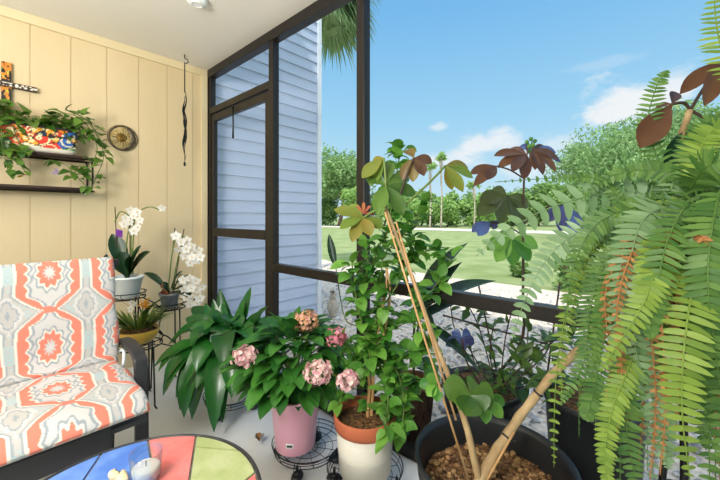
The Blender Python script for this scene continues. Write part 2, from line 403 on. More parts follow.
# ================================================================ small ceiling fitting
c = onZ(197, -1, CZ)
t = thing('smoke_detector', 'round white smoke detector on the ceiling at the top edge', 'smoke detector', (c.x, c.y, CZ-.032))
mb = MB(); mb.lathe((c.x, c.y, CZ-.032), [(.0, 0), (.04, 0), (.055, .008), (.06, .02), (.06, .032)], 32); build(mb, 'housing', M['white'], t)
mb = MB(); mb.ring((c.x, c.y, CZ-.034), .03, .003, 24, 5); build(mb, 'vent_ring', M['ceil'], t)

# ================================================================ chair and cushion
def garden_chair():
    Y1, Y0 = .472, -.19
    t = thing('patio_armchair', 'charcoal metal patio armchair holding the coral patterned cushion', 'chair', (-1.7, .14, 0))
    for y in (Y1, Y0):
        pts = smooth_path([(-1.97, y, .555), (-1.88, y, .566), (-1.78, y, .561), (-1.72, y, .543), (-1.695, y, .51), (-1.685, y, .35), (-1.68, y, .0)], 7)
        mb = MB(); mb.bar(pts, (0, 1, 0), .052, .022); build(mb, 'arm', M['frame'], t, smooth=False, bevel=.006)
        mb = MB(); yi = y-.045*(1 if y > 0 else -1); mb.bar(smooth_path([(-2.02, yi, 0), (-1.99, yi, .30), (-1.965, yi, .45), (-1.975, yi, .60), (-2.05, yi, .925)], 6), (0, 1, 0), .04, .025); build(mb, 'rear_leg', M['frame'], t, smooth=False, bevel=.005)
        mb = MB(); mb.bar([(-1.97, y, .33), (-1.68, y, .34)], (0, 1, 0), .03, .03); build(mb, 'side_rail', M['frame'], t, smooth=False, bevel=.004)
    mb = MB(); mb.bar([(-1.545, Y0+.02, .335), (-1.545, .335, .335)], (1, 0, 0), .03, .085); build(mb, 'front_apron', M['frame'], t, smooth=False, bevel=.004)
    for y in (.315, -.035):
        mb = MB(); mb.bar([(-1.548, y, .36), (-1.56, y, 0)], (0, 1, 0), .04, .025); build(mb, 'front_leg', M['frame'], t, smooth=False, bevel=.004)
    mb = MB(); mb.bar([(-1.97, Y1, .345), (-1.97, Y0, .345)], (1, 0, 0), .03, .03); mb.bar([(-1.69, Y1-.01, .34), (-1.69, Y0+.01, .34)], (1, 0, 0), .03, .02); build(mb, 'cross_rail', M['frame'], t, smooth=False, bevel=.004)
    mb = MB(); mb.bar([(-2.04, Y0, .925), (-2.04, Y1, .925)], (1, 0, 0), .03, .035); build(mb, 'top_rail', M['frame'], t, smooth=False, bevel=.006)
    mb = MB(); mb.box((-1.97, Y0+.022, .345), (-1.535, Y1-.022, .362)); build(mb, 'seat', M['sling'], t, smooth=False)
    mb = MB(); mb.add([(-1.965, Y0+.03, .45), (-1.965, Y1-.03, .45), (-2.045, Y1-.03, .91), (-2.045, Y0+.03, .91), (-1.973, Y0+.03, .45), (-1.973, Y1-.03, .45), (-2.053, Y1-.03, .91), (-2.053, Y0+.03, .91)],
        [(0, 1, 2, 3), (7, 6, 5, 4), (0, 4, 5, 1), (1, 5, 6, 2), (2, 6, 7, 3), (3, 7, 4, 0)]); build(mb, 'backrest', M['sling'], t, smooth=False)
garden_chair()
CO, WH, GR, LG, TE, CR = rgb('#e4826c'), rgb('#cdc9c6'), rgb('#9da4aa'), rgb('#bdb9b4'), rgb('#a5c6cb'), rgb('#dfd8cc')
def ikat(u, v):
    a = ((u-.203)/.245+.5) % 1-.5; b = ((v-.055)/.30+.5) % 1-.5
    jig = .018*math.sin(b*70)+.010*math.sin(a*60+b*30); A = abs(a); B = abs(b)
    w = .085+.335*min(1, (.5-B)/.24)**.75
    d = w-A
    if abs(d) < .018: return CR
    if d > 0:
        if B > .455: return CO
        band = .10+.055*abs(math.sin(b*21))
        if d < band: return CO
        if d < band+.03: return CR
        if d < band+.065: return GR
        q = (a*a/.030+b*b/.048)**.5+.10*math.sin(math.atan2(b*.8, a)*10)
        if q < .28: return WH
        if q < .40: return LG
        if q < .86: return CO
        if q < 1.02: return CR
        if q < 1.16: return GR
        return WH
    a2 = .5-A; b2 = .5-B; e = -d
    if a2 < .075 and B < .12: return TE if (int(a2*40) + int((b+1)*30)) % 2 else LG
    if e < .045: return GR
    if e < .075+.02*math.sin(b*60): return LG
    q = a2/.20+b2/.30+.07*math.sin(math.atan2(b2, a2+.01)*9)
    if q < .20: return GR
    if q < .62: return LG
    if q < .74: return GR
    if q < 1.0: return WH
    return TE if math.sin(b*75)*math.sin(a*75) > .45 else LG
def cushion():
    # profile runs from the top of the back, down, over the seat to the front edge
    prof = smooth_path([(-2.005, 0, .955), (-1.965, 0, .85), (-1.935, 0, .70), (-1.915, 0, .56), (-1.885, 0, .492), (-1.80, 0, .470), (-1.66, 0, .466), (-1.55, 0, .462), (-1.485, 0, .445), (-1.462, 0, .418)], 30)
    n = len(prof); cum = [0]
    for i in range(1, n): cum.append(cum[-1]+(prof[i]-prof[i-1]).length)
    Tn = []
    for i in range(n): Tn.append((prof[min(i+1, n-1)]-prof[max(i-1, 0)]).normalized())
    W0, W1, NY = -.14, .44, 210
    t = thing('chair_cushion', 'coral and grey ikat patterned cushion folded over the patio armchair', 'cushion', (-1.75, .14, .4))
    mid = 4*30+2
    def piece(name, i0, i1):
        mb = MB(); cols = []; k = i1-i0+1
        vs = []; fs = []
        for side in (1, -1):
            for i in range(i0, i1+1):
                T = Tn[i]; nn = V((T.z*-1, 0, T.x)); nn = V((-T.z, 0, T.x))
                if nn.x < 0 and nn.z < 0: nn = -nn
                e = (i-i0)/(k-1)
                for j in range(NY+1):
                    q = j/NY; y = W0+(W1-W0)*q
                    edge = max(0, 1-(abs(q-.5)*2)**14)**.5*max(0, 1-(abs(e-.5)*2)**20)**.5
                    puff = .034*edge+.006*noise.noise(V((y*7, cum[i]*9, 2)))+.012*edge*noise.noise(V((y*3, cum[i]*4, 9)))
                    yy = y+.012*noise.noise(V((cum[i]*7, q*2, 5)))
                    p = prof[i]+nn*(side*puff if side > 0 else -.028*edge); p = V((p.x, yy, p.z))
                    vs.append(p)
                    cols.append(ikat(y+.006*noise.noise(V((y*9, cum[i]*9, 1))), cum[i]+.006*noise.noise(V((y*9, cum[i]*9, 7)))) if side > 0 else WH)
        C = NY+1
        for sd in (0, 1):
            for i in range(k-1):
                for j in range(NY):
                    a = sd*k*C+i*C+j; f = (a, a+1, a+C+1, a+C); fs.append(f if sd == 0 else f[::-1])
        B = k*C
        for i in range(k-1):
            for j in (0, NY): a = i*C+j; fs.append((a, a+C, a+C+B, a+B))
        for j in range(NY):
            for i in (0, k-1): a = i*C+j; fs.append((a, a+1, a+1+B, a+B))
        mb.add(vs, fs); build(mb, name, M['fabric'], t, cols=cols)
    piece('back_pad', 0, mid); piece('seat_pad', mid-2, n-1)
    mb = MB(); c = V((-2.0, .425, .955))
    mb.tube(smooth_path([c+V((0, -.03, -.02)), c+V((-.01, -.01, .012)), c+V((-.03, .0, -.02)), c+V((-.035, .005, -.08))], 4), .005, 6); build(mb, 'tie', M['frame'], t)
    mb = MB(); mb.tube(smooth_path([(-1.93, .42, .50), (-1.90, .455, .53), (-1.86, .45, .49), (-1.88, .44, .42)], 5), .007, 6); build(mb, 'tie', M['white'], t)
M['fabric'] = attrmat('printed_fabric', .85, bump=.15)
cushion()

# ================================================================ tile table
def table():
    TC, TR, TZ = V((-.947, .223, .45)), .312, .45
    t = thing('side_table', 'round patio side table topped with blue, coral and green slate tiles', 'table', (TC.x, TC.y, 0))
    mb = MB(); mb.lathe((TC.x, TC.y, 0), [(0, TZ-.03), (TR-.004, TZ-.03), (TR-.004, TZ-.006), (0, TZ-.006)], 72); build(mb, 'table_top', mat('tile_grout', '#8e8b80', .9, '#7c796e', 20), t, smooth=False)
    mb = MB(); mb.ring((TC.x, TC.y, TZ-.004), TR, .0048, 90, 8); mb.ring((TC.x, TC.y, TZ-.03), TR, .0048, 90, 8); build(mb, 'rim', M['frame'], t)
    for k in range(3):
        a = 2*PI*k/3+.5; mb = MB(); e = V((math.cos(a), math.sin(a), 0))
        mb.tube(smooth_path([TC+e*.24+V((0, 0, -.03)), TC+e*.20+V((0, 0, -.2)), V((TC.x, TC.y, 0))+e*.25+V((0, 0, .012))], 6), .011, 8); build(mb, 'leg', M['blackwire'], t)
    mb = MB(); mb.ring((TC.x, TC.y, .2), .215, .007, 40, 6); build(mb, 'stretcher', M['blackwire'], t)
    def tl(px, py): p = onZ(px, py, TZ); return V((p.x-TC.x, p.y-TC.y))
    disc = [V((math.cos(2*PI*i/120), math.sin(2*PI*i/120)))*(TR-.010) for i in range(120)]
    def clip(poly, a, b, sgn):
        d = b-a; nn = V((-d.y, d.x)).normalized()*sgn; out = []
        for i in range(len(poly)):
            p, q = poly[i-1], poly[i]; sp = (p-a).dot(nn)-.0035; sq = (q-a).dot(nn)-.0035
            if sp*sq < 0: out.append(p+(q-p)*(sp/(sp-sq)))
            if sq >= 0: out.append(q)
        return out
    def split(poly, a, b): return clip(poly, a, b, 1), clip(poly, a, b, -1)
    A = (tl(147, 436), tl(156, 482)); Bl = (tl(196, 436), tl(189, 482)); Cc = (tl(199, 447), tl(246, 451)); D = (tl(106, 447), tl(82, 482)); E = (tl(240, 485), tl(263, 466))
    left, r1 = split(disc, *A); mid, right = split(r1, *Bl)
    cent = lambda p: sum((q for q in p), V((0, 0)))/max(1, len(p))
    # orient by known pixel samples
    def has(poly, px, py):
        q = tl(px, py); ins = False
        for i in range(len(poly)):
            a, b = poly[i-1], poly[i]
            if (a.y > q.y) != (b.y > q.y) and q.x < (b.x-a.x)*(q.y-a.y)/(b.y-a.y)+a.x: ins = not ins
        return ins
    polys = [disc]
    def cut(line, sample):
        for i, p in enumerate(polys):
            if has(p, *sample): a, b = split(p, *line); polys[i:i+1] = [a, b]; return
    cut(A, (175, 460)); cut(Bl, (175, 460)); cut(Cc, (225, 460)); cut(D, (100, 465)); cut(E, (225, 465))
    far = [(tl(90, 560), tl(330, 540)), (tl(120, 560), tl(140, 900))]
    cut(far[0], (120, 470)); cut(far[0], (175, 460)); cut(far[0], (225, 465)); 
    cm = {'blue': mat('blue_slate', '#4a78cc', .6, '#6a92d8', 14, bump=.4, bscale=30), 'coral': mat('coral_slate', '#e2706a', .6, '#d98580', 14, bump=.4, bscale=30),
          'green': mat('green_slate', '#a3ae70', .6, '#b8be8c', 14, bump=.4, bscale=30), 'salmon': mat('salmon_slate', '#e3a184', .6, '#d9967c', 14, bump=.4, bscale=30)}
    for i, p in enumerate(polys):
        if len(p) < 3: continue
        key = next((k for k, s in (('coral', (175, 460)), ('green', (225, 460)), ('green', (215, 441)), ('salmon', (256, 478)), ('blue', (130, 460)), ('blue', (80, 472))) if has(p, *s)), ('salmon', 'blue', 'green', 'coral')[i % 4])
        n = len(p); mb = MB(); mb.add([V((TC.x+q.x, TC.y+q.y, TZ-.007)) for q in p]+[V((TC.x+q.x, TC.y+q.y, TZ)) for q in p],
            [tuple(range(n, 2*n))]+[(k, (k+1) % n, n+(k+1) % n, n+k) for k in range(n)])
        o = build(mb, 'tile', cm[key], t, smooth=False); o['label'] = key+' slate tile'
    # glass with candle
    g = onZ(146, 481, TZ)
    gt = thing('candle_glass', 'small clear glass with a white candle standing on the table tiles', 'candle', (g.x, g.y, TZ))
    glass = clearglass()
    mb = MB(); mb.lathe((g.x, g.y, TZ), [(.0, 0), (.030, 0), (.034, .01), (.039, .078), (.0375, .078), (.032, .012), (.0, .008)], 36, cap0=False); build(mb, 'glass', glass, gt)
    mb = MB(); mb.lathe((g.x, g.y, TZ), [(0, .009), (.0305, .013), (.0335, .036), (.030, .041), (0, .040)], 28, cap0=False); build(mb, 'wax', mat('white_wax', '#f1ede4', .5), gt)
    mb = MB(); mb.tube([(g.x, g.y, TZ+.04), (g.x+.001, g.y, TZ+.054)], .0012, 5); build(mb, 'wick', M['blackwire'], gt)
    # pale carved pieces
    q0 = onZ(116, 482, TZ)
    for k, (dx, dy, h, lab) in enumerate(((-.014, .0, .036, 'pale ivory shell piece left of its twin on the blue tile'), (.014, .012, .030, 'pale ivory shell piece on the blue tile, beside the candle glass'))):
        c = q0+V((dx, dy, 0)); mb = MB()
        prof = [(0, 0), (.016, 0), (.018, .010), (.012, .022), (.015, .034), (.010, h-.006), (0, h)]
        mb.ball(c+V((0, 0, .012)), .017, 14, 9, (1.25, .8, .72)); mb.v = [tuple(c+V((0, 0, .0))+(V(p)-c)*(1+.22*math.sin(9*math.atan2(p[1]-c.y, p[0]-c.x))*.5+.25*noise.noise((V(p)-c)*70+V((k*5, 0, 0))))) for p in mb.v]; mb.v = [(x, y, max(z, c.z)) for x, y, z in mb.v]
        tag(build(mb, 'seashell', mat('ivory_shell', '#ead9b8', .55, '#d9b988', 30), loc=c), lab, 'seashell', 'shells on the table')
table()

# ================================================================ wall shelf, planter, cross, plaque, spinner
def heart_vine(mb, path, n, size, spread=.03, jit=1.0, wall=None):
    for i in range(n):
        f = (i+random.random()*.6)/n*(len(path)-1); k = min(int(f), len(path)-2); p = path[k].lerp(path[k+1], f-k)
        d = V((random.uniform(-.2, 1) if wall else random.uniform(-1, 1), random.uniform(-1, 1), random.uniform(-.8, .5))).normalized()
        L = size*random.uniform(.7, 1.25)
        mb.leaf(p+d*.012, d, L, L*.72, random.uniform(.2, .8), 'heart', V((.6 if wall else 0, random.uniform(-.4, .4), 1)), .2, 5, 1)
def shelf():
    X0, X1, Y0, Y1 = WX+.005, -2.89, -.32, .52; zb, zt = 1.335, 1.545
    t = thing('wall_shelf', 'two tier dark metal and wood rack mounted on the cream wall', 'shelf', (WX, .1, zb))
    wood = mat('dark_brown_wood', '#2e1a12', .55, '#3d2418', 5, stretch=(8, 1, 8))
    for nm, z in (('lower_board', zb), ('upper_board', zt)):
        mb = MB(); mb.box((X0, Y0, z-.008), (X1, Y1-.02, z+.008)); build(mb, nm, wood, t, smooth=False, bevel=.003)
    for x in (X1, X0+.006):
        mb = MB(); mb.tube(smooth_path([(x, Y0, zb-.014), (x, Y1-.06, zb-.014), (x, Y1-.015, zb-.008), (x, Y1, zb+.03), (x, Y1, zt-.05), (x, Y1-.012, zt-.012), (x, Y1-.06, zt-.012), (x, Y0, zt-.012)], 6), .006, 8); build(mb, 'frame', M['darkmetal'], t)
    # planter
    p0, p1, pz = -.18, .45, zt+.0095
    pl = thing('planter_box', 'colourful hand-painted trough planter on the upper shelf full of trailing vine', 'planter', (-2.96, .1, pz))
    mb = MB(); cols = []; nL, nH = 110, 26
    pal = [rgb(c) for c in ('#e2571e', '#f0a32a', '#2e5fa8', '#d93a2a', '#f2e7c8', '#3d8a55', '#e97c1f', '#17324f')]
    cells = [(random.uniform(p0, p1), random.uniform(0, .16), random.choice(pal), random.uniform(.024, .044)) for _ in range(60)]
    def tal(y, h):
        if h < .030: return rgb('#e9e0cf')
        if h > .145: return rgb('#1b1712')
        best = sorted(((((y-c[0])**2+((h-c[1])*1.2)**2)**.5/c[3], c) for c in cells), key=lambda q: q[0])
        d1, c = best[0]; d2 = best[1][0]
        if d2-d1 < .10: return rgb('#1f1a1c')
        return c[2] if math.sin(d1*7) < .75 else rgb('#f4e6b6')
    vs = []; fs = []
    for j in range(nH+1):
        h = .16*j/nH; q = min(1, (h/.04))**.5; hw = (.040+.026*q+h*.1)
        per = []
        for i in range(nL+1):
            y = p0+(p1-p0)*i/nL; ends = .02*(1-q)
            yy = p0+ends+(p1-p0-2*ends)*i/nL; rr = max(0, 1-(abs(i/nL-.5)*2)**16)**.5
            vs.append((-2.962+hw*max(.35, rr), yy, pz+h)); cols.append(tal(y, h))
        for i in range(nL+1):
            yy = p1-(p1-p0)*i/nL; rr = max(0, 1-(abs(i/nL-.5)*2)**16)**.5; ends = .02*(1-q)
            yy = p1-ends-(p1-p0-2*ends)*i/nL
            vs.append((-2.962-hw*max(.35, rr), yy, pz+h)); cols.append(tal(yy, h))
    C = 2*(nL+1)
    for j in range(nH):
        for i in range(C): i2 = (i+1) % C; fs.append((j*C+i, j*C+i2, (j+1)*C+i2, (j+1)*C+i))
    fs.append(tuple(range(C-1, -1, -1)))
    mb.add(vs, fs); build(mb, 'trough', attrmat('painted_talavera_glaze', .3), pl, cols=cols)
    mb = MB(); mb.box((-3.01, p0+.02, pz+.12), (-2.915, p1-.02, pz+.14)); build(mb, 'soil', M['soil'], pl, smooth=False)
    top = pz+.15; mb = MB(); ms = MB()
    for k in range(16):
        y = -.15+.58*k/15; path = smooth_path([(-2.97, y, top-.01), (-2.96, y+random.uniform(-.05, .05), top+.05+random.random()*.06), (-2.94, y+random.uniform(-.08, .08), top+.05), (-2.89, y+random.uniform(-.06, .06), top+.02-.03*random.random())], 4)
        ms.tube(path, .0025, 5); heart_vine(mb, path, 10, .082, wall=True)
    for pxs, n in (([(70, 112), (85, 118), (95, 130), (102, 145), (103, 160), (95, 180), (92, 188)], 20), ([(60, 112), (80, 118), (93, 135), (97, 152), (88, 165)], 16), ([(78, 115), (88, 122), (98, 138), (106, 158)], 12),
                   ([(0, 120), (4, 140), (10, 155), (20, 165), (28, 175)], 14), ([(12, 125), (20, 145), (26, 158)], 10), ([(0, 128), (3, 150), (8, 170)], 8), ([(85, 185), (75, 175), (66, 165), (50, 160), (44, 165)], 9), ([(84, 178), (80, 165), (72, 178)], 8)):
        path = smooth_path([onX(px, py, -2.865+random.uniform(-.015, .02)) for px, py in pxs], 4); ms.tube(path, .0025, 5); heart_vine(mb, path, n, .064, wall=True)
    build(ms, 'stem', M['stem'], pl); build(mb, 'foliage', M['pothos'], pl)
    for px, py, m_, nm in ((56, 172, M['orchidlilac'], 'lilac flower'), (22, 175, M['yellowpetal'], 'yellow flower')):
        c = onX(px, py, -2.87); mb = MB()
        for k in range(14):
            d = V((random.uniform(0, 1), random.uniform(-1, 1), random.uniform(-1, 1))).normalized(); mb.leaf(c+d*.004, d, .024, .014, .1, 'ovate', V((.5, .2, 1)), .2, 3)
        build(mb, 'flower', m_, pl)['label'] = nm
M['darkmetal'] = mat('dark_bronze_metal', '#251915', .4, metal=.5)
M['orchidlilac'] = leafmat('lilac_petal', '#b9a0cf', '#cbb7dc', .6, .2); M['yellowpetal'] = leafmat('yellow_petal', '#d9b23a', '#e6c65a', .6, .2)
shelf()
def cross():
    c = onX(7, 81, WX+.016); Yc, Zc = .122, c.z
    t = thing('wall_cross', 'painted wooden cross on the cream wall above the planter', 'cross', (WX+.012, Yc, Zc))
    mb = MB(); cols = []
    def patt(y, z): 
        q = noise.noise(V((y*60, z*38, 3))); r = noise.noise(V((y*42, z*50, 11)))
        return rgb('#15120f') if q < -.02 else (rgb('#d9822b') if r < .1 else rgb('#5d7a3a') if r < .22 else rgb('#d9b43a'))
    def bar(y0, y1, z0, z1, x1, fn, nm, mt):
        mb = MB(); cols = []; ny = max(4, int((y1-y0)/.003)); nz = max(4, int((z1-z0)/.003)); vs = []; fs = []
        for s, x in ((0, x1), (1, WX+.003)):
            for j in range(nz+1):
                for i in range(ny+1): y = y0+(y1-y0)*i/ny; z = z0+(z1-z0)*j/nz; vs.append((x, y, z)); cols.append(fn(y, z) if s == 0 else rgb('#15120f'))
        C = ny+1; B = C*(nz+1)
        for j in range(nz):
            for i in range(ny): a = j*C+i; fs += [(a, a+1, a+C+1, a+C), (a+B, a+C+B, a+C+1+B, a+1+B)]
        for i in range(ny): fs += [(i, i+B, i+1+B, i+1), (nz*C+i, nz*C+i+1, nz*C+i+1+B, nz*C+i+B)]
        for j in range(nz): a = j*C; fs += [(a, a+C, a+C+B, a+B), (a+ny, a+ny+B, a+ny+C+B, a+ny+C)]
        mb.add(vs, fs); build(mb, nm, mt, t, cols=cols, smooth=False)
    mt = attrmat('painted_wood_pattern', .5)
    bar(Yc-.022, Yc+.022, Zc-.23, Zc+.115, WX+.022, patt, 'upright', mt)
    bar(Yc-.15, Yc+.138, Zc-.038, Zc-.008, WX+.034, lambda y, z: rgb('#e9e2d2') if noise.noise(V((y*75, z*75, 1))) > .05 and abs(z-Zc+.023) < .011 else rgb('#3a281c'), 'crossbar', mt)
cross()
def plaque():
    c = onX(123, 138, WX+.012); t = thing('sun_plaque', 'round metal sun and moon face plaque on the cream wall', 'wall plaque', (WX+.002, c.y, c.z))
    R = .09; gold = mat('aged_brass', '#9c7a3a', .4, '#6e5426', 30, metal=.7, bump=.2); dk = mat('dark_pewter', '#4e4438', .45, '#8a7a60', 40, metal=.7, bump=.3)
    def ringpt(a, r, x): return (WX+x, c.y+r*math.cos(a), c.z+r*math.sin(a))
    mb = MB(); n = 48; vs = []
    for (r, x) in ((0, .016), (.055, .014), (.058, .008), (R*.93, .006), (R*.93, .002)): vs += [ringpt(2*PI*i/n, r, x) for i in range(n)]
    mb.add(vs, [(j*n+i, j*n+(i+1) % n, (j+1)*n+(i+1) % n, (j+1)*n+i) for j in range(4) for i in range(n)]); build(mb, 'disc', mat('cream_brass', '#d9c390', .5, '#c4a968', 40), t)
    mb = MB(); mb.tube([ringpt(2*PI*i/60, R, .009) for i in range(60)], .0075, 8, closed=True); build(mb, 'rim', dk, t)
    mb = MB()   # crescent moon on the right side
    vs = []
    for i in range(25):
        a = -1.45+2.9*i/24; th = .038*math.cos(a*1.02)
        vs += [ringpt(a, R*.9, .012), ringpt(a, R*.9-th*.5, .024), ringpt(a, R*.9-th, .012)]
    mb.add(vs, [(i*3+k, i*3+k+1, i*3+k+4, i*3+k+3) for i in range(24) for k in (0, 1)]); build(mb, 'moon', dk, t)
    mb = MB()
    for k in range(16):
        a = 2*PI*k/16; r1 = .076 if k % 2 == 0 else .064
        mb.add([ringpt(a-.13, .034, .014), ringpt(a+.13, .034, .014), ringpt(a+(.07 if k % 2 else 0), r1, .013), ringpt(a, .045, .020)], [(0, 3, 2), (3, 1, 2), (0, 1, 3)])
    build(mb, 'rays', gold, t)
    mb = MB(); mb.ball((WX+.014, c.y-.008, c.z), .034, 20, 14, (.35, 1, 1)); mb.ball((WX+.027, c.y-.008, c.z-.003), .006, 8, 6, (1, .7, 1.6))
    for s in (-1, 1): mb.ball((WX+.025, c.y-.008+s*.012, c.z+.009), .0045, 8, 6, (.6, 1.3, .6))
    mb.ball((WX+.024, c.y-.008, c.z-.016), .005, 8, 6, (.6, 2, .6)); build(mb, 'face', gold, t)
plaque()
def spinner():
    c = V((-2.895, 1.115, CZ)); t = thing('wind_spinner', 'slim black twisted metal wind spinner hanging from a ceiling hook', 'wind spinner', (c.x, c.y, CZ-.9))
    mb = MB(); pts = [c+V((0, 0, -.0)), c+V((0, 0, -.02))]+[c+V((-.018*math.sin(a)*.7, .022*math.sin(a), -.045+.025*math.cos(a))) for a in [0, .7, 1.4, 2.1, 2.8, 3.6, 4.3]]
    mb.tube([c, c+V((0, 0, -.028)), c+V((.012, .016, -.036)), c+V((.016, .022, -.055)), c+V((.006, .008, -.07)), c+V((0, 0, -.06)), c+V((0, 0, -.11)), c+V((0, 0, -.30))], .0042, 8); build(mb, 'hook', M['blackwire'], t)
    for k in range(3):
        mb = MB(); path = []
        for i in range(36):
            f = i/35; a = f*9+k*2.1; r = .010*(.35+math.sin(PI*(f*2 % 1)))
            path.append(c+V((r*math.cos(a), r*math.sin(a), -.28-.46*f-(.05*k))))
        mb.strip(path, [.006*(.4+math.sin(PI*min(1, i/35))) for i in range(36)], V((1, .4, .2)), .1, 1); mb.tube(path, .003, 5); build(mb, 'blade', M['blackwire'], t)
    mb = MB(); mb.tube([c+V((0, 0, -.74)), c+V((0, 0, -.86))], .002, 5); mb.ball(c+V((0, 0, -.875)), .011, 10, 8, (.8, .8, 1.8)); build(mb, 'weight', M['blackwire'], t)
spinner()

# ================================================================ pots / caddies helpers
def pot(t, c, r0, r1, h, m, lip=.012, soil=True, soilz=None, wall=.008, n=48, name='pot'):
    mb = MB(); c = V(c)
    prof = [(r0*.0+.001, 0), (r0, 0), (r0+.003, .004), (r1-.002, h-lip*1.6), (r1+.004, h-lip*1.5), (r1+.006, h-.004), (r1+.003, h), (r1-wall, h), (r1-wall-.004, h-lip*2), (r0*.9, .03), (.001, .03)]
    mb.lathe(c, prof, n, cap0=False); o = build(mb, name, m, t)
    if soil:
        sz = soilz if soilz is not None else h-.03
        rs = r0+(r1-r0)*sz/h-wall; mb = MB(); vs = [c+V((0, 0, sz+.012))]; fs = []; nr, na = 6, 32
        for i in range(1, nr+1):
            for j in range(na):
                a = 2*PI*j/na; vs.append(c+V((rs*i/nr*math.cos(a), rs*i/nr*math.sin(a), sz+.012*(1-(i/nr)**2)+.008*noise.noise(V((i*.7, j*.9, c.x*9))))))
        for j in range(na): fs.append((0, 1+j, 1+(j+1) % na))
        for i in range(nr-1):
            for j in range(na): fs.append((1+i*na+j, 1+(i+1)*na+j, 1+(i+1)*na+(j+1) % na, 1+i*na+(j+1) % na))
        mb.add(vs, fs); build(mb, 'soil', M['soil'], t)
    return o
def caddy(c, R, label, z=.065):
    c = V((c[0], c[1], 0)); t = thing('plant_caddy', label, 'plant caddy', c, 'rolling wire plant caddies')
    mb = MB(); mb.ring(c+V((0, 0, z)), R*.93, .0021, 44); mb.ring(c+V((0, 0, z+.035)), R, .0024, 44); mb.ring(c+V((0, 0, z+.018)), R*.965, .0015, 44); build(mb, 'rim', M['blackwire'], t)
    mb = MB()
    for q in (.28, .5, .72): mb.ring(c+V((0, 0, z-.003)), R*q, .0015, 36)
    for k in range(12):
        a = 2*PI*k/12; e = V((math.cos(a), math.sin(a), 0)); mb.tube([c+e*.02*R/.15+V((0, 0, z)), c+e*R*.92+V((0, 0, z)), c+e*R+V((0, 0, z+.035))], .0014, 5)
    build(mb, 'tray', M['blackwire'], t)
    for k in range(4):
        a = 2*PI*k/4+.55; e = V((math.cos(a), math.sin(a), 0)); p = c+e*R*.84; s = V((-e.y, e.x, 0))
        mb = MB(); mb.tube([p+s*.014*math.cos(q)+V((0, 0, .024))+e*.024*math.sin(q) for q in [2*PI*i/14 for i in range(14)]], .012, 8, closed=True); mb.ball(p+V((0, 0, .0245)), .0225, 12, 8, (.75, .75, 1)); w = build(mb, 'caster', M['blackplastic'], t)
        mb = MB(); mb.tube([p+V((0, 0, .04)), p+V((0, 0, z-.002))], .006, 8); mb.tube([p+e*.0+V((0, 0, .05))+V((0, 0, .02*math.sin(q)))+s*.018*math.cos(q) for q in [2*PI*i/16 for i in range(16)]], .0018, 5, closed=True); build(mb, 'stem', M['blackwire'], w)
    return z

# ================================================================ orchids and their stand
def plant_stand():
    t = thing('plant_stand', 'black wire tiered plant stand against the cream wall holding the orchids', 'plant stand', (-2.5, .72, 0))
    trays = [((-2.62, .655), .628, .10), ((-2.42, .665), .368, .125), ((-2.53, .875), .535, .095)]
    for (x, y), z, r in trays:
        mb = MB(); mb.ring((x, y, z), r, .004, 36)
        for q in (.33, .66): mb.ring((x, y, z-.002), r*q, .0025, 28)
        for k in range(8): a = PI*k/4; mb.tube([(x, y, z-.002), (x+r*math.cos(a), y+r*math.sin(a), z-.001)], .0025, 5)
        mb.ring((x, y, z+.035), r+.004, .003, 36)
        for k in range(8): a = PI*k/4+.2; mb.tube([(x+r*math.cos(a), y+r*math.sin(a), z), (x+(r+.004)*math.cos(a), y+(r+.004)*math.sin(a), z+.035)], .002, 5)
        build(mb, 'tray', M['blackwire'], t)
        for k in range(3):
            a = 2*PI*k/3+.35; e = V((math.cos(a), math.sin(a), 0)); p = V((x, y, 0))+e*r
            mb = MB(); mb.tube([p+V((0, 0, z)), p+e*.012+V((0, 0, .02)), p+e*.03+V((0, 0, .008))], .005, 6); build(mb, 'leg', M['blackwire'], t)
    mb = MB()
    mb.tube(smooth_path([(-2.55, .72, .628), (-2.50, .76, .60), (-2.47, .80, .56), (-2.50, .83, .535)], 5), .004, 6)
    mb.tube(smooth_path([(-2.53, .69, .60), (-2.46, .71, .50), (-2.38, .78, .42), (-2.36, .76, .37)], 6), .004, 6)
    mb.tube(smooth_path([(-2.36, .765, .362), (-2.30, .84, .34), (-2.33, .80, .40), (-2.40, .77, .43), (-2.44, .80, .535)], 6), .004, 6)
    build(mb, 'scroll', M['blackwire'], t)
plant_stand()
def orchid_flower(mb, c, d, s):
    d = V(d).normalized(); sd = d.cross(V((0, 0, 1))).normalized(); up = sd.cross(d)
    for k in range(5):
        a = PI/2+2*PI*k/5; e = sd*math.cos(a)+up*math.sin(a); w = 1.0 if k in (1, 4) else .72
        mb.leaf(c, (e+d*.12).normalized(), s*.52, s*.5*w, .04, 'ovate', d, .15, 5, 1)
    mb.leaf(c+d*.003, (d*.8-up*.6), s*.2, s*.16, .1, 'ovate', up, .5, 3, 1)
def orchid_flowers(t, spots, dirv, s, mt):
    proto = None
    for i, c in enumerate(spots):
        d = V(dirv)+V((random.uniform(-.35, .35), random.uniform(-.35, .35), random.uniform(-.45, .1)))
        mb = MB(); orchid_flower(mb, V((0, 0, 0)), d, s*random.uniform(.85, 1.1)); mb.v = [tuple(V(p)+c) for p in mb.v]
        o = build(mb, 'flower', mt, t, loc=c)
        mb = MB(); mb.ball(c+V(dirv)*.006, s*.07, 8, 6); build(mb, 'lip', M['yellowpetal'], o)
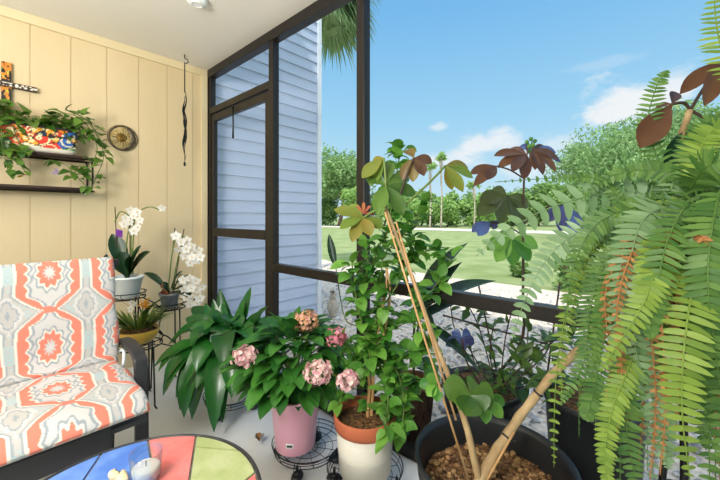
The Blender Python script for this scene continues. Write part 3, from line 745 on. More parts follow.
def orchids():
    cam_d = V((.75, -.55, .0))
    # white pot
    c = V((-2.62, .655, .632)); t = thing('moth_orchid', 'white moth orchid with arching sprays in a pale pot with a purple tag', 'orchid', c)
    pot(t, c, .062, .088, .135, M['bluewhite'], lip=.01)
    top = c+V((0, 0, .12)); mb = MB()
    for (tp, L, w) in (((112, 234), 0, .10), ((141, 246), 0, .10), ((104, 258), 0, .07), ((150, 252), 0, .10), ((130, 256), 0, .10), ((120, 252), 0, .09), ((135, 262), 0, .09)):
        e = P(tp[0], tp[1], 2.22+random.uniform(-.06, .05)); path = bez(top, top.lerp(e, .5)+V((0, 0, .035)), e, 8); mb.strip(path, [max(.1, SHAPE['obovate'](i/8))*w/2 if i else .012 for i in range(9)], V((.4, -.3, 1)), .35, 2)
    build(mb, 'foliage', M['orch'], t)
    D = 2.25; mb = MB()
    for pts in ([(124, 274), (127, 240), (130, 222), (128, 215), (120, 212), (115, 222)], [(131, 274), (133, 245), (134, 224), (133, 216)], [(133, 274), (131, 240), (134, 222), (140, 211), (150, 207), (160, 210)]):
        mb.tube(smooth_path([P(x, y, D) for x, y in pts], 5), .004, 6)
    build(mb, 'flower_stem', M['stem'], t)
    for x, y0, y1 in ((115, 272, 207), (130, 272, 222)):
        mb = MB(); mb.tube([P(x+3 if x == 115 else x, y0, D), P(x, y1, D)], .003, 6); build(mb, 'stake', M['darkstem'], t)
    orchid_flowers(t, [P(x, y, D-.03) for x, y in ((131, 210), (137, 212), (126, 218), (134, 216), (140, 220), (124, 224), (130, 222), (138, 227), (162, 208), (134, 231))], cam_d, .062, M['petalw'])
    mb = MB(); a = P(116, 234, 2.19); mb.box((0, 0, 0), (.001, .055, .045)); mb.v = [tuple(a+V((-y*.45+x*3, y*.75, z-y*.25-.012))) for x, y, z in mb.v]
    o = build(mb, 'plant_tag', mat('purple_card', '#9a3fc0', .5, '#b25fd0', 40), t, smooth=False); o['label'] = 'purple plant tag'
    # yellow bowl
    c = V((-2.42, .665, .374)); t = thing('bowl_plant', 'spiky leaved plant with orange flowers in a round yellow bowl', 'potted plant', c)
    mb = MB(); mb.lathe(c, [(.001, 0), (.05, 0), (.085, .025), (.106, .06), (.112, .088), (.108, .092), (.103, .088), (.095, .06), (.001, .05)], 44, cap0=False); build(mb, 'bowl', M['yellowpot'], t)
    mb = MB(); mb.lathe(c, [(.001, .082), (.06, .082), (.104, .074)], 36, cap0=False); build(mb, 'soil', M['soil'], t)
    mb = MB()
    for k in range(85):
        a = random.uniform(0, 2*PI); e = V((math.cos(a), math.sin(a), random.uniform(.3, 1.9))); L = random.uniform(.10, .19)
        mb.leaf(c+V((math.cos(a)*.05*random.random(), math.sin(a)*.05, .085)), e+V((0, 0, .35)), L, .016, random.uniform(.1, .45), 'lance', V((.2, .1, 1)), .3, 5)
    for px, py in ((205, 290), (178, 312), (170, 318), (122, 302), (160, 300), (125, 310)):
        e = P(px if px < 190 else 175, py, 2.05); mb.strip(bez(c+V((0, 0, .085)), c+V((0, 0, .2)), e, 8), [max(.15, SHAPE['lance'](i/8))*.012 for i in range(9)], V((.1, .2, 1)), .3)
    build(mb, 'foliage', M['grassy'], t)
    mb = MB()
    for k in range(16):
        p = P(144+random.uniform(-5, 5), 302+random.uniform(-4, 6), 2.05+random.uniform(-.03, .03)); 
        for q in range(4): mb.leaf(p, V((random.uniform(-1, 1), random.uniform(-1, 1), random.uniform(-.3, 1))), .024, .011, .3, 'ovate', V((.3, .1, 1)), .2, 3)
    build(mb, 'flower', leafmat('orange_petal', '#d98a1f', '#e3b43a', .6, .25), t)
    orchid_flowers(t, [P(133, 303, 2.03), P(131, 309, 2.04)], cam_d, .055, M['petalw'])
    # right orchid
    c = V((-2.53, .875, .54)); t = thing('moth_orchid', 'white moth orchid with heavy double spray in a grey pot at the stand right side', 'orchid', c)
    pot(t, c, .045, .06, .095, mat('blue_grey_glaze', '#7f8790', .35, '#6a727c', 20, coat=.3), lip=.01)
    top = c+V((0, 0, .09)); mb = MB(); D = 2.33
    for (tp, w) in (((144, 273), .05), ((190, 276), .05), ((162, 285), .05), ((192, 290), .06), ((182, 272), .055), ((195, 300), .05)):
        e = P(tp[0], tp[1], D+random.uniform(-.08, .03)); mb.strip(bez(top, top.lerp(e, .5)+V((0, 0, .05)), e, 8), [max(.12, SHAPE['obovate'](i/8))*w/2 for i in range(9)], V((.4, -.3, 1)), .35, 2)
    build(mb, 'foliage', M['orch'], t)
    mb = MB(); e = P(163, 283, 2.26); mb.strip(bez(top, P(160, 300, 2.28), e, 6), [.02, .03, .035, .034, .03, .02, .002], V((.4, -.3, 1)), .35, 2); o = build(mb, 'leaf', leafmat('rusty_leaf', '#8a4a2c', '#a35c34', .5, .2), t); o['label'] = 'rust brown leaf'
    mb = MB()
    for pts in ([(168, 290), (172, 255), (177, 236), (186, 238), (196, 247)], [(172, 290), (178, 258), (184, 245), (190, 250)], [(174, 290), (180, 275), (186, 280), (192, 290)]): mb.tube(smooth_path([P(x, y, D) for x, y in pts], 5), .004, 6)
    build(mb, 'flower_stem', M['stem'], t)
    for x0, x1, y1 in ((168, 175, 228), (173, 184, 229)):
        mb = MB(); mb.tube([P(x0, 292, D+.01), P(x1, y1, D+.01)], .003, 6); build(mb, 'stake', M['darkstem'], t)
    s1 = [(176, 236), (181, 242), (187, 240), (179, 249), (186, 249), (192, 246), (195, 253), (199, 250), (200, 257), (192, 257), (185, 256), (197, 260), (190, 263)]
    s2 = [(183, 280), (190, 278), (196, 281), (184, 289), (191, 288), (198, 290), (202, 287), (186, 297), (193, 297), (200, 298), (190, 304), (197, 303), (187, 285)]
    orchid_flowers(t, [P(x, y, D-.05+random.uniform(-.03, .03)) for x, y in s1+s2], cam_d, .066, M['petalw'])
orchids()

# ================================================================ peace lily
def blade_leaf(mb, ms, base, ctrl, tip, w, pet=.35, shape='ovate', ref=V((0, 0, 1)), fold=.28, n=16, na=2, rpet=.0035, wave=0):
    path = bez(base, ctrl, tip, n); k = int(pet*n); ms.tube(path[:k+1], rpet, 5)
    bl = path[k:]; m = len(bl)-1
    mb.strip(bl, [max(.03, SHAPE[shape](i/m))*w/2 for i in range(m+1)], ref, fold, na, wave)
def peace_lily():
    c = onZ(232, 408, 0); c = V((c.x, c.y, 0)); z = caddy(c, .16, 'black rolling wire caddy under the peace lily')
    cz = c+V((0, 0, z+.004)); t = thing('peace_lily', 'large peace lily with drooping dark glossy leaves in a white pot', 'potted plant', cz)
    pot(t, cz, .085, .115, .19, M['whitepot'])
    top = cz+V((0, 0, .17)); mb = MB(); ms = MB(); D = 2.05
    L = [((163, 396), (185, 325), 1.85, .10), ((184, 418), (188, 330), 1.80, .115), ((214, 432), (215, 318), 1.72, .12), ((199, 352), (195, 310), 1.95, .12), ((158, 372), (190, 318), 1.95, .10), ((171, 345), (205, 300), 2.05, .11),
         ((176, 398), (200, 320), 1.9, .10), ((232, 398), (225, 300), 1.72, .12), ((245, 300), (232, 340), 2.1, .10), ((205, 303), (220, 345), 2.2, .09), ((262, 312), (240, 330), 2.05, .10), ((222, 302), (224, 345), 2.2, .11),
         ((186, 318), (210, 320), 2.15, .12), ((278, 318), (245, 320), 2.0, .08), ((250, 340), (238, 310), 1.85, .11), ((196, 372), (210, 310), 1.8, .12), ((224, 368), (222, 300), 1.76, .125), ((246, 372), (240, 310), 1.78, .11),
         ((205, 330), (215, 300), 1.95, .12), ((232, 322), (228, 305), 2.0, .12), ((268, 335), (246, 310), 1.95, .10), ((192, 420), (196, 345), 1.86, .09)]
    L += [((x+random.uniform(-12, 12), y+random.uniform(-14, 10)), (cx+random.uniform(-6, 8), cy+random.uniform(-8, 8)), d+random.uniform(-.02, .12), w*.9) for ((x, y), (cx, cy), d, w) in L]
    for (tp, ct, d, w) in L:
        b = top+V((random.uniform(-.04, .04), random.uniform(-.04, .04), 0)); tip = P(tp[0], tp[1], d); ctl = P(ct[0], ct[1], (d+D)/2)
        ref = V((random.uniform(.1, .5), random.uniform(-.5, -.1), 1)); blade_leaf(mb, ms, b, ctl, tip, w*.98, .36, 'ellip', ref, .22, 16, 2, wave=.04)
    for k in range(30):
        a = random.uniform(0, 2*PI); e = V((math.cos(a), math.sin(a), 0)); r = random.uniform(.16, .34)
        if top.y+r*e.y > SY-.1: r = max(.05, (SY-.1-top.y)/e.y)
        tip = top+e*r+V((0, 0, random.uniform(-.1, .25))); ctl = top+e*r*.45+V((0, 0, random.uniform(.22, .40)))
        blade_leaf(mb, ms, top+e*.03, ctl, tip, random.uniform(.075, .105), .4, 'ellip', V((random.uniform(-.2, .4), random.uniform(-.4, .2), 1)), .25, 12, 2)
    build(mb, 'foliage', M['peace'], t); build(ms, 'stem', M['stem'], t)
peace_lily()
# ================================================================ hydrangea
def hydrangea():
    c = onZ(299, 459, 0); c = V((c.x, c.y, 0)); z = caddy(c+V((.035, .025, 0)), .165, 'black rolling wire caddy under the pink pot')
    cz = c+V((-.015, -.01, z+.004)); t = thing('hydrangea', 'pink flowering hydrangea bush in a smooth pink pot', 'potted plant', cz)
    pot(t, cz, .09, .119, .25, M['pinkpot'], lip=.004)
    # little white price sticker on the front
    d = V((0, 0, 0))-cz; d.z = 0; d.normalize(); s = V((-d.y, d.x, 0)); rr = .0985; a0 = -.25
    mb = MB(); mc = MB(); vs = []
    for i in range(7):
        a = a0-.17+.34*i/6; e = d*math.cos(a)-s*math.sin(a)*-1
        for zz in (.045, .07): vs.append(cz+e*(.0925+.029*zz/.25+.0022+ (.0021 if zz > .05 else .0)) + V((0, 0, zz)))
    mb.add(vs, [(i*2, i*2+2, i*2+3, i*2+1) for i in range(6)]); st = build(mb, 'sticker', mat('white_label', '#efeee9', .6), t)
    for i in range(7):
        a = a0-.10+.2*i/6; e = d*math.cos(a)+s*math.sin(a); w = .0012 if i % 2 else .0022; q = V((-e.y, e.x, 0))
        p = cz+e*(.0925+.029*.055/.25+.0042)
        mc.add([p-q*w+V((0, 0, .051)), p+q*w+V((0, 0, .051)), p+q*w+V((0, 0, .062))+e*.0012, p-q*w+V((0, 0, .062))+e*.0012], [(0, 1, 2, 3)])
    build(mc, 'barcode', mat('label_ink', '#3a3a38', .6), st, smooth=False)
    top = cz+V((0, 0, .23)); mb = MB(); ms = MB(); C = P(293, 358, 1.68)
    for k in range(15):
        a = random.uniform(0, 2*PI); e = C+V((math.cos(a)*.17*random.random(), math.sin(a)*.17*random.random(), random.uniform(-.02, .12))); ms.tube(bez(top, top.lerp(e, .5)+V((0, 0, .04)), e, 6), .004, 6)
    for k in range(300):
        u = V((random.gauss(0, 1), random.gauss(0, 1), random.gauss(.35, 1))).normalized(); rr = random.uniform(.55, 1.0)
        p = C+V((u.x*.25*rr, u.y*.25*rr, u.z*.17*rr-.005))
        if p.y > SY-.12: continue
        if p.z < top.z+.055 and (p-cz).xy.length < .21: continue
        d = V((u.x, u.y, u.z*.3+.05)).normalized(); Lf = random.uniform(.085, .13)
        mb.leaf(p, d, Lf, Lf*.62, random.uniform(.3, .8), 'ovate', V((u.x*.3, u.y*.3, 1)), .25, 6, 2, wave=.06)
    for (px, py, L) in ((258, 392, .11), (246, 388, .11), (334, 400, .12), (326, 408, .11), (342, 412, .10), (252, 400, .10), (268, 392, .09)):
        p = P(px+(7 if px < 290 else -8), py-22, 1.60); e = P(px, py, 1.58); mb.leaf(p, e-p, L, L*.6, .35, 'ovate', V((.3, -.3, 1)), .25, 6, 2, wave=.06)
    build(mb, 'foliage', M['hydra'], t); build(ms, 'stem', M['stem'], t)
    for (px, py, dep, r, m_, lab) in ((245, 356, 1.44, .047, 'petalp', 'pale pink flower head'), (318, 372, 1.36, .052, 'petalp', 'pale pink flower head'), (348, 380, 1.36, .041, 'petalp', 'pale pink flower head'), (336, 337, 1.50, .042, 'petalhot', 'rose pink flower head'), (307, 321, 1.66, .055, 'petalmix', 'pink and yellow flower head'), (272, 330, 1.82, .03, 'petalp', 'small pale flower head')):
        c2 = P(px, py, dep); mb = MB()
        ph = random.random()*9
        for k in range(int(170*(r/.06)**2)):
            u = V((random.gauss(0, 1), random.gauss(0, 1), random.gauss(0, 1))).normalized(); lump = 1+.22*noise.noise(u*1.9+V((ph, 0, 0)))
            p = c2+V((u.x*r, u.y*r, u.z*r*.82))*lump*random.choice((.98, .92, .8, 1.04)); u = (u+V((random.uniform(-.45, .45), random.uniform(-.45, .45), random.uniform(-.45, .45)))).normalized()
            sd = u.cross(V((.2, .3, .9))).normalized(); up = sd.cross(u); a0 = random.random()*2; sz = random.uniform(.010, .0145)
            for q in range(4):
                a = a0+q*PI/2; mb.leaf(p, sd*math.cos(a)+up*math.sin(a)+u*.3, sz, sz*.95, .05, 'ovate', u, .15, 3)
        o = build(mb, 'flower_head', M[m_], t); o['label'] = lab
        mb = MB(); mb.tube(bez(top, C, c2, 6), .0035, 5); build(mb, 'flower_stalk', M['stem'], t)
hydrangea()
# dead leaf on floor
c = onZ(259, 441, 0); mb = MB()
mb.leaf(c+V((0, 0, .006)), V((.5, -.3, .45)), .06, .05, .35, 'ovate', V((0, 0, 1)), .9, 6, 2, wave=.2); mb.leaf(c+V((0, 0, .006)), V((-.6, .2, .3)), .045, .03, .3, 'ovate', V((0, 0, 1)), .9, 6, 2)
tag(build(mb, 'dead_leaf', leafmat('dry_leaf', '#7d5a38', '#95704a', .8, .1), loc=c), 'curled brown dead leaf lying on the pale floor', 'leaf')

# ================================================================ white ribbed planter with climbing vine
def leafy_path(mb, path, n, size, up=.3, shape='ovate', ratio=.6, out=.02):
    for i in range(n):
        f = (i+random.random())/n*(len(path)-1); k = min(int(f), len(path)-2); p = path[k].lerp(path[k+1], f-k)
        d = V((random.uniform(-1, 1), random.uniform(-1, 1), random.uniform(-.6, .6)+up)).normalized(); L = size*random.uniform(.65, 1.25)
        mb.leaf(p+d*out*random.random(), d, L, L*ratio, random.uniform(.2, .9), shape, V((random.uniform(-.5, .7), random.uniform(-.7, .5), 1)), .22, 5, 1)
def inP(x, y, d, lim=1.29): return P(x, y, min(d, lim/ray(x, y).y))
def climbing():
    c = onZ(365, 488, 0); c = V((c.x, c.y, 0)); z = caddy(c, .16, 'black rolling wire caddy under the white ribbed planter')
    cz = c+V((0, 0, z+.004)); t = thing('climbing_vine', 'leafy green vine on canes in a terracotta pot inside a white ribbed planter', 'potted plant', cz)
    mb = MB(); prof = [(.001, 0), (.098, 0), (.102, .005)]; h = .20
    for i in range(41):
        zz = .01+h*.95*i/40; prof.append(((.102+.020*zz/h)+.0022*(math.cos(i*1.5)**2 if 8 < i < 34 else 0), zz))
    prof += [(.123, h), (.12, h+.001), (.117, h-.01), (.11, .02), (.001, .02)]
    mb.lathe(cz, prof, 64, cap0=False); build(mb, 'planter', M['whitepot'], t)
    mb = MB(); b = cz+V((0, 0, .05)); mb.lathe(b, [(.08, 0), (.115, h-.052), (.127, h-.050), (.131, h-.03), (.133, h+.006), (.129, h+.01), (.122, h+.006), (.117, h-.03), (.09, .02)], 56, cap0=False); o = build(mb, 'inner_pot', M['terra'], t)
    mb = MB(); zs = h-.028
    vs = [b+V((0, 0, zs))]; fs = []
    for i in range(1, 6):
        for j in range(30): a = 2*PI*j/30; vs.append(b+V((.117*i/5*math.cos(a), .117*i/5*math.sin(a), zs+.012*noise.noise(V((i, j*.8, 4))))))
    fs += [(0, 1+j, 1+(j+1) % 30) for j in range(30)]
    for i in range(4): fs += [(1+i*30+j, 1+(i+1)*30+j, 1+(i+1)*30+(j+1) % 30, 1+i*30+(j+1) % 30) for j in range(30)]
    mb.add(vs, fs); build(mb, 'soil', M['soil'], t)
    D = 1.5
    mb = MB()
    for k in range(4):
        o_ = V((.012*math.cos(k*1.6), .012*math.sin(k*1.6), 0)); mb.tube(smooth_path([P(369, 418, D)+o_, P(371, 390, D)+o_*.9, P(371, 365, D)+o_*1.2, P(374, 348, D)+o_*.4, P(380, 335, D)+o_*1.4, P(384, 312, D)+o_*2, P(388, 290, D)+o_, P(386, 262, D)], 5), lerp_r(.0075, .003, 36), 7)
    build(mb, 'woody_stem', M['cane'], t)
    mb = MB(); ms = MB()
    paths = [([(371, 412), (371, 352), (379, 305), (383, 255), (392, 205), (398, 165), (401, 150)], 46, .052), ([(371, 360), (362, 325), (355, 290), (352, 262)], 20, .055), ([(374, 350), (392, 360), (396, 395), (402, 425), (398, 436)], 26, .058), ([(376, 345), (398, 320), (425, 298), (440, 280)], 22, .055),
             ([(372, 360), (350, 365), (342, 395), (338, 405)], 12, .05), ([(380, 310), (400, 280), (410, 250), (415, 235)], 20, .055), ([(378, 330), (362, 300), (368, 265), (365, 240)], 20, .052), ([(374, 352), (385, 380), (386, 420), (392, 440)], 16, .06), ([(384, 300), (372, 270), (385, 235), (405, 205)], 20, .05), ([(372, 350), (384, 372, 1.42), (388, 400, 1.36), (386, 425, 1.34), (392, 440, 1.34)], 16, .055), ([(372, 355), (396, 370, 1.44), (404, 405, 1.38), (400, 432, 1.36)], 14, .055),
             ([(374, 352), (410, 350), (425, 365), (420, 395)], 18, .055), ([(376, 340), (410, 322), (428, 340), (432, 352)], 16, .052), ([(385, 290), (410, 262), (432, 250), (452, 262)], 18, .055), ([(372, 365), (358, 372), (350, 350), (340, 335)], 12, .05), ([(392, 205), (385, 180), (378, 172)], 8, .045), ([(383, 255), (412, 225), (425, 200)], 12, .05)]
    for pts, n, s in paths:
        path = smooth_path([inP(q[0], q[1], q[2] if len(q) > 2 else D+random.uniform(-.05, .06)) for q in pts], 5); ms.tube(path, .0028, 5); leafy_path(mb, path, int(n*2.4), s*1.22, ratio=.66)
    for py in (150, 158, 166, 175, 183):
        p = P(399, py, D)
        for sgn in (-1, 1): mb.leaf(p, V((.74*sgn, -.5*sgn, .5)), .045, .024, .3, 'ovate', V((.5, -.5, .7)), .2, 5, 1)
    build(ms, 'stem', M['stem'], t); build(mb, 'foliage', M['vine'], t)
climbing()

# ================================================================ palmate rosettes
def palmate(t, px, py, dep, specs, mname, stem=None, w=.045, up=.15, name='leaf'):
    """leaflets radiating from a centre: specs = list of tip pixels (+depth offset)"""
    c = P(px, py, dep); mb = MB()
    for s in specs:
        dd = s[2] if len(s) > 2 else 0; tip = P(s[0], s[1], dep+dd); L = (tip-c).length; ctl = c.lerp(tip, .5)+V((0, 0, up*L))
        path = bez(c, ctl, tip, 9); ww = (s[3] if len(s) > 3 else w)
        mb.strip(path, [max(.06, SHAPE['obovate'](i/9))*ww/2 for i in range(10)], V((.55+random.uniform(-.2, .2), -.65, .55)), .25, 2)
    o = build(mb, name, M[mname], t)
    if stem:
        ms = MB(); ms.tube(smooth_path([P(*q) for q in stem], 5), .004, 6); build(ms, 'leaf_stalk', M['stem' if mname in ('palm_leaf', 'olive') else 'darkstem'], t)
    return o
def pot_tree():
    c = P(492, 0, 1.10); c = V((c.x, c.y, 0)); t = thing('potted_tree', 'young tree with pale bent trunk and bronze palmate leaves in a large black pot', 'potted tree', c)
    mb = MB(); h = .385; r1 = .238
    mb.lathe(c, [(.001, 0), (.185, 0), (.19, .01), (r1-.012, h-.07), (r1-.004, h-.065), (r1, h-.012), (r1+.006, h-.006), (r1+.006, h), (r1-.004, h+.001), (r1-.012, h-.02), (r1-.02, h-.075), (.17, .03), (.001, .03)], 72, cap0=False); build(mb, 'pot', M['blackplastic'], t)
    mb = MB(); vs = [c+V((0, 0, h-.10))]; fs = []; nr, na = 14, 60; rs = r1-.022
    for i in range(1, nr+1):
        for j in range(na): a = 2*PI*j/na; vs.append(c+V((rs*i/nr*math.cos(a), rs*i/nr*math.sin(a), h-.10+.014*noise.noise(V((i*.9*math.cos(a), i*.9*math.sin(a), 3))))))
    fs += [(0, 1+j, 1+(j+1) % na) for j in range(na)]
    for i in range(nr-1): fs += [(1+i*na+j, 1+(i+1)*na+j, 1+(i+1)*na+(j+1) % na, 1+i*na+(j+1) % na) for j in range(na)]
    mb.add(vs, fs); build(mb, 'soil', M['soil'], t)
    mb = MB()
    for k in range(420):
        a = random.uniform(0, 2*PI); r = rs*.97*random.random()**.5; p = c+V((r*math.cos(a), r*math.sin(a), h-.094)); s = random.uniform(.004, .011)
        mb.ball(p, s, 5, 3, (random.uniform(.6, 1.4), random.uniform(.6, 1.4), random.uniform(.4, .8)))
    o = build(mb, 'bark_chips', leafmat('bark_chip', '#4a2c15', '#b08a5a', .9, 0), t, smooth=False); o['kind'] = 'stuff'
    D = 1.06
    base = V((c.x, c.y, h-.1))
    def tp(px, py, d): return P(px, py, d)
    trunk = smooth_path([tp(474, 492, 1.0), tp(486, 470, 1.02), tp(497, 450, 1.04), tp(508, 434, 1.06), tp(520, 416, 1.07), tp(535, 397, 1.08), tp(553, 374, 1.06), tp(576, 352, 1.05), tp(600, 320, 1.02), tp(630, 270, .98), tp(662, 190, .94), tp(690, 110, .91)], 5)
    trunk[0].z = min(trunk[0].z, h-.11)
    rr = [.0168*(1-.55*i/len(trunk))*(1+.09*math.sin(i*1.35)) for i in range(len(trunk))]
    mb = MB(); mb.tube(trunk, rr, 12); tr = build(mb, 'trunk', M['bark'], t)
    for i in (14, 26):
        mb = MB(); p = trunk[i]; d = (trunk[i+1]-trunk[i-1]).normalized(); nn = d.cross(V((0, 0, 1))).normalized(); b = d.cross(nn)
        mb.tube([p+(nn*math.cos(a)+b*math.sin(a))*(rr[i]+.002) for a in [2*PI*k/20 for k in range(20)]], .003, 6, closed=True); mb.tube([p+nn*rr[i], p+nn*(rr[i]+.02)+V((0, 0, .008))], .002, 5); build(mb, 'tie', M['blackplastic'], tr)
    s2 = smooth_path([tp(480, 484, 1.01), tp(472, 450, 1.02), tp(466, 425, 1.04), tp(452, 385, 1.06), tp(436, 345, 1.09), tp(415, 285, 1.13), tp(398, 240, 1.16), tp(385, 205, 1.18)], 5)
    mb = MB(); mb.tube(s2, lerp_r(.0115, .005, len(s2)), 9); build(mb, 'second_trunk', M['bark'], t)
    for a, b in (((470, 484, 1.0), (385, 212, 1.15)), ((456, 420, 1.04), (396, 222, 1.17)), ((486, 482, 1.0), (514, 432, 1.03))):
        mb = MB(); mb.tube([tp(*a), tp(*b)], .0033, 7); build(mb, 'cane', M['cane'], t)
    # leaves near the base
    palmate(t, 471, 396, 1.03, [(443, 386, .02), (452, 400, -.02), (466, 416, -.05), (484, 413, -.03), (494, 398, .02), (478, 385, .05)], 'palm_leaf', [(459, 410, 1.04), (464, 400, 1.04), (471, 396, 1.03)], .078, .1)
    palmate(t, 484, 400, 1.08, [(486, 424, -.03), (503, 418, 0), (505, 404, .03)], 'vine', [(463, 415, 1.04), (475, 404, 1.06), (484, 400, 1.08)], .04)
    palmate(t, 437, 385, 1.06, [(426, 376, 0), (427, 396, -.02), (437, 402, -.03), (419, 385, .02)], 'vine', [(452, 385, 1.06), (437, 385, 1.06)], .035)
    # upper rosettes
    palmate(t, 363, 218, 1.2, [(334, 210, .0), (340, 229, -.04), (352, 242, -.05), (371, 236, -.05), (383, 228, 0), (348, 206, .06)], 'olive', [(385, 205, 1.18), (372, 212, 1.19), (363, 218, 1.2)], .045, .1)
    palmate(t, 386, 186, 1.2, [(365, 176, .03), (377, 214, -.06), (403, 216, -.05), (416, 196, 0), (409, 178, .06), (388, 162, .08)], 'palm_leaf', [(385, 205, 1.18), (386, 186, 1.2)], .056, .12)
    palmate(t, 384, 158, 1.22, [(362, 178, -.02), (370, 186, .0), (372, 166, .04)], 'olive', [(386, 186, 1.2), (384, 158, 1.22)], .05, .05)
    palmate(t, 414, 158, 1.22, [(402, 180, 0), (413, 182, -.02), (424, 176, -.03), (432, 163, 0), (407, 150, .05)], 'bronzeleaf', [(398, 200, 1.18), (408, 172, 1.2), (414, 158, 1.22)], .045, .12)
    palmate(t, 445, 166, 1.25, [(463, 192, -.02), (473, 178, .02), (452, 190, 0), (468, 168, .05)], 'olive', [(405, 205, 1.18), (430, 182, 1.22), (445, 166, 1.25)], .045, .12)
    palmate(t, 363, 214, 1.19, [(356, 206, 0), (364, 202, -.02), (371, 206, 0), (374, 215, .01)], 'redshoot', None, .012, .2, 'young_shoot')
    # top right dark leaves
    palmate(t, 724, 60, .87, [(680, 94, .02, .04), (704, 106, -.02, .045), (728, 100, 0, .045)], 'darkbronze', [(690, 110, .91), (704, 88, .89), (724, 60, .87)], .04, .1)
    palmate(t, 672, 104, .9, [(640, 148, -.02, .066), (655, 108, .03, .03), (676, 92, .03, .03)], 'darkbronze', [(690, 110, .91), (684, 103, .905), (672, 104, .9)], .05, .05)
    palmate(t, 712, 122, .9, [(664, 166, .02), (676, 178, -.03), (700, 165, -.04), (725, 150, 0)], 'glossy', [(690, 110, .91), (712, 122, .9)], .06, .1)
M['redshoot'] = leafmat('red_shoot', '#a4453a', '#c47a4a', .5, .3)
pot_tree()

# ================================================================ pots standing outside the screen
def outside_pots():
    # sapling pot
    c = P(482, 0, 1.75); c = V((c.x, max(c.y, 1.68), GZ)); t = thing('sapling_pot', 'thin stemmed bronze leaf sapling in a black nursery pot outside the screen', 'potted plant', c)
    pot(t, c, .15, .195, .36, M['blackplastic'], lip=.02)
    D = 1.66; base = c+V((0, 0, .33))
    mb = MB(); p = smooth_path([base, P(520, 345, D), P(523, 290, D), P(523, 230, D), P(524, 180, D), P(527, 158, D)], 5); mb.tube(p, lerp_r(.008, .004, len(p)), 7); build(mb, 'stem', M['darkstem'], t)
    palmate(t, 527, 155, D, [(494, 156, .02), (498, 168, 0), (512, 172, -.05), (524, 180, -.06), (508, 150, .1), (533, 146, .1)], 'darkbronze', None, .055, .16)
    palmate(t, 532, 150, D, [(558, 160, 0), (556, 172, -.03), (543, 175, -.06), (548, 151, .06), (535, 170, -.05)], 'darkbronze', None, .052, .18)
    palmate(t, 533, 152, D+.02, [(519, 147, .05), (556, 153, .02), (561, 163, .02)], 'purple_skyleaf', None, .05, .2)
    palmate(t, 497, 166, D, [(470, 174, 0), (474, 186, -.03), (487, 180, -.04)], 'darkbronze', [(523, 178, D), (510, 170, D), (497, 166, D)], .05, .1)
    palmate(t, 507, 196, D, [(480, 202, 0), (477, 216, -.03), (500, 224, -.05), (522, 222, -.04), (528, 208, 0), (490, 192, .06)], 'palmdark', [(523, 215, D), (515, 202, D), (507, 196, D)], .085, .12)
    palmate(t, 490, 222, D, [(472, 232, 0), (478, 236, -.03), (497, 228, 0)], 'purple_skyleaf', [(523, 235, D), (505, 225, D), (490, 222, D)], .055, .1)
    palmate(t, 512, 238, D, [(487, 250, 0), (496, 262, -.03), (512, 266, -.04), (530, 262, -.03), (538, 248, 0), (502, 230, .06)], 'vine', [(523, 250, D), (512, 238, D)], .075, .12)
    palmate(t, 562, 205, D, [(585, 232, 0), (576, 238, -.03), (560, 232, -.04), (548, 222, 0)], 'purple_skyleaf', [(523, 225, D), (545, 208, D), (562, 205, D)], .055, .15)
    mb = MB()
    for px, py in ((527, 142), (531, 139), (535, 141), (529, 146), (533, 145)): mb.ball(P(px, py, D), .010, 8, 6)
    for px in (528, 532): mb.tube([P(530, 156, D), P(px, 141, D)], .003, 5)
    build(mb, 'bud', M['vine'], t)
    # trailing foliage and flower
    mb = MB(); ms = MB()
    for pts, n in (([(490, 385), (470, 350), (455, 330), (450, 300)], 14), ([(500, 385), (505, 340), (512, 310)], 14), ([(485, 385), (475, 365), (470, 345)], 10), ([(510, 385), (540, 360), (550, 345)], 14), ([(480, 388), (455, 372), (440, 360)], 12), ([(495, 385), (490, 350), (495, 320)], 12)):
        path = smooth_path([onY(x, y, 1.62+random.uniform(-.08, .12)) for x, y in pts], 4); ms.tube(path, .003, 5); leafy_path(mb, path, n, .06, ratio=.35)
    for pts, n in (([(490, 388), (520, 372), (545, 385), (560, 400)], 14), ([(500, 385), (530, 350), (560, 340), (575, 350)], 16), ([(500, 388), (535, 385), (565, 372)], 14), ([(470, 392), (445, 385), (428, 370), (420, 350)], 14), ([(495, 385), (480, 330), (468, 305)], 12), ([(505, 385), (525, 360), (528, 330)], 12)):
        path = smooth_path([onY(x, y, 1.66+random.uniform(-.1, .2)) for x, y in pts], 4); ms.tube(path, .003, 5); leafy_path(mb, path, n*2, .085, ratio=.4)
    build(ms, 'twig', M['darkstem'], t); build(mb, 'foliage', M['palm_leaf'], t)
    palmate(t, 462, 338, D+.02, [(446, 346, 0), (452, 332, .03), (462, 352, -.03), (474, 344, 0), (470, 332, .03)], 'purple_skyleaf', [(480, 385, D), (466, 360, D-.05), (462, 338, D-.08)], .05, .15)
    for a, b in (((478, 282), (500, 388)), ((560, 282), (545, 390)), ((563, 333), (500, 385)), ((443, 315), (575, 352))):
        mb = MB(); mb.tube([P(a[0], a[1], D+.05), P(b[0], b[1], D+.02)], .0045, 6); build(mb, 'stake', M['darkstem'], t)
    # low black pot at the right
    c = onY(592, 405, 1.72); c = V((c.x, 1.74, GZ)); t = thing('nursery_pot', 'black nursery pot with sparse seedlings outside the screen near the fern', 'potted plant', c)
    pot(t, c, .15, .18, .44, M['blackplastic'], lip=.02); mb = MB(); ms = MB(); b = c+V((0, 0, .42))
    for k in range(9):
        e = b+V((random.uniform(-.16, .16), random.uniform(-.16, .1), random.uniform(.04, .16))); pth = bez(b+V((random.uniform(-.1, .1), random.uniform(-.1, .1), 0)), b.lerp(e, .5)+V((0, 0, .05)), e, 6); ms.tube(pth, .002, 5); leafy_path(mb, pth, 5, .05, ratio=.4)
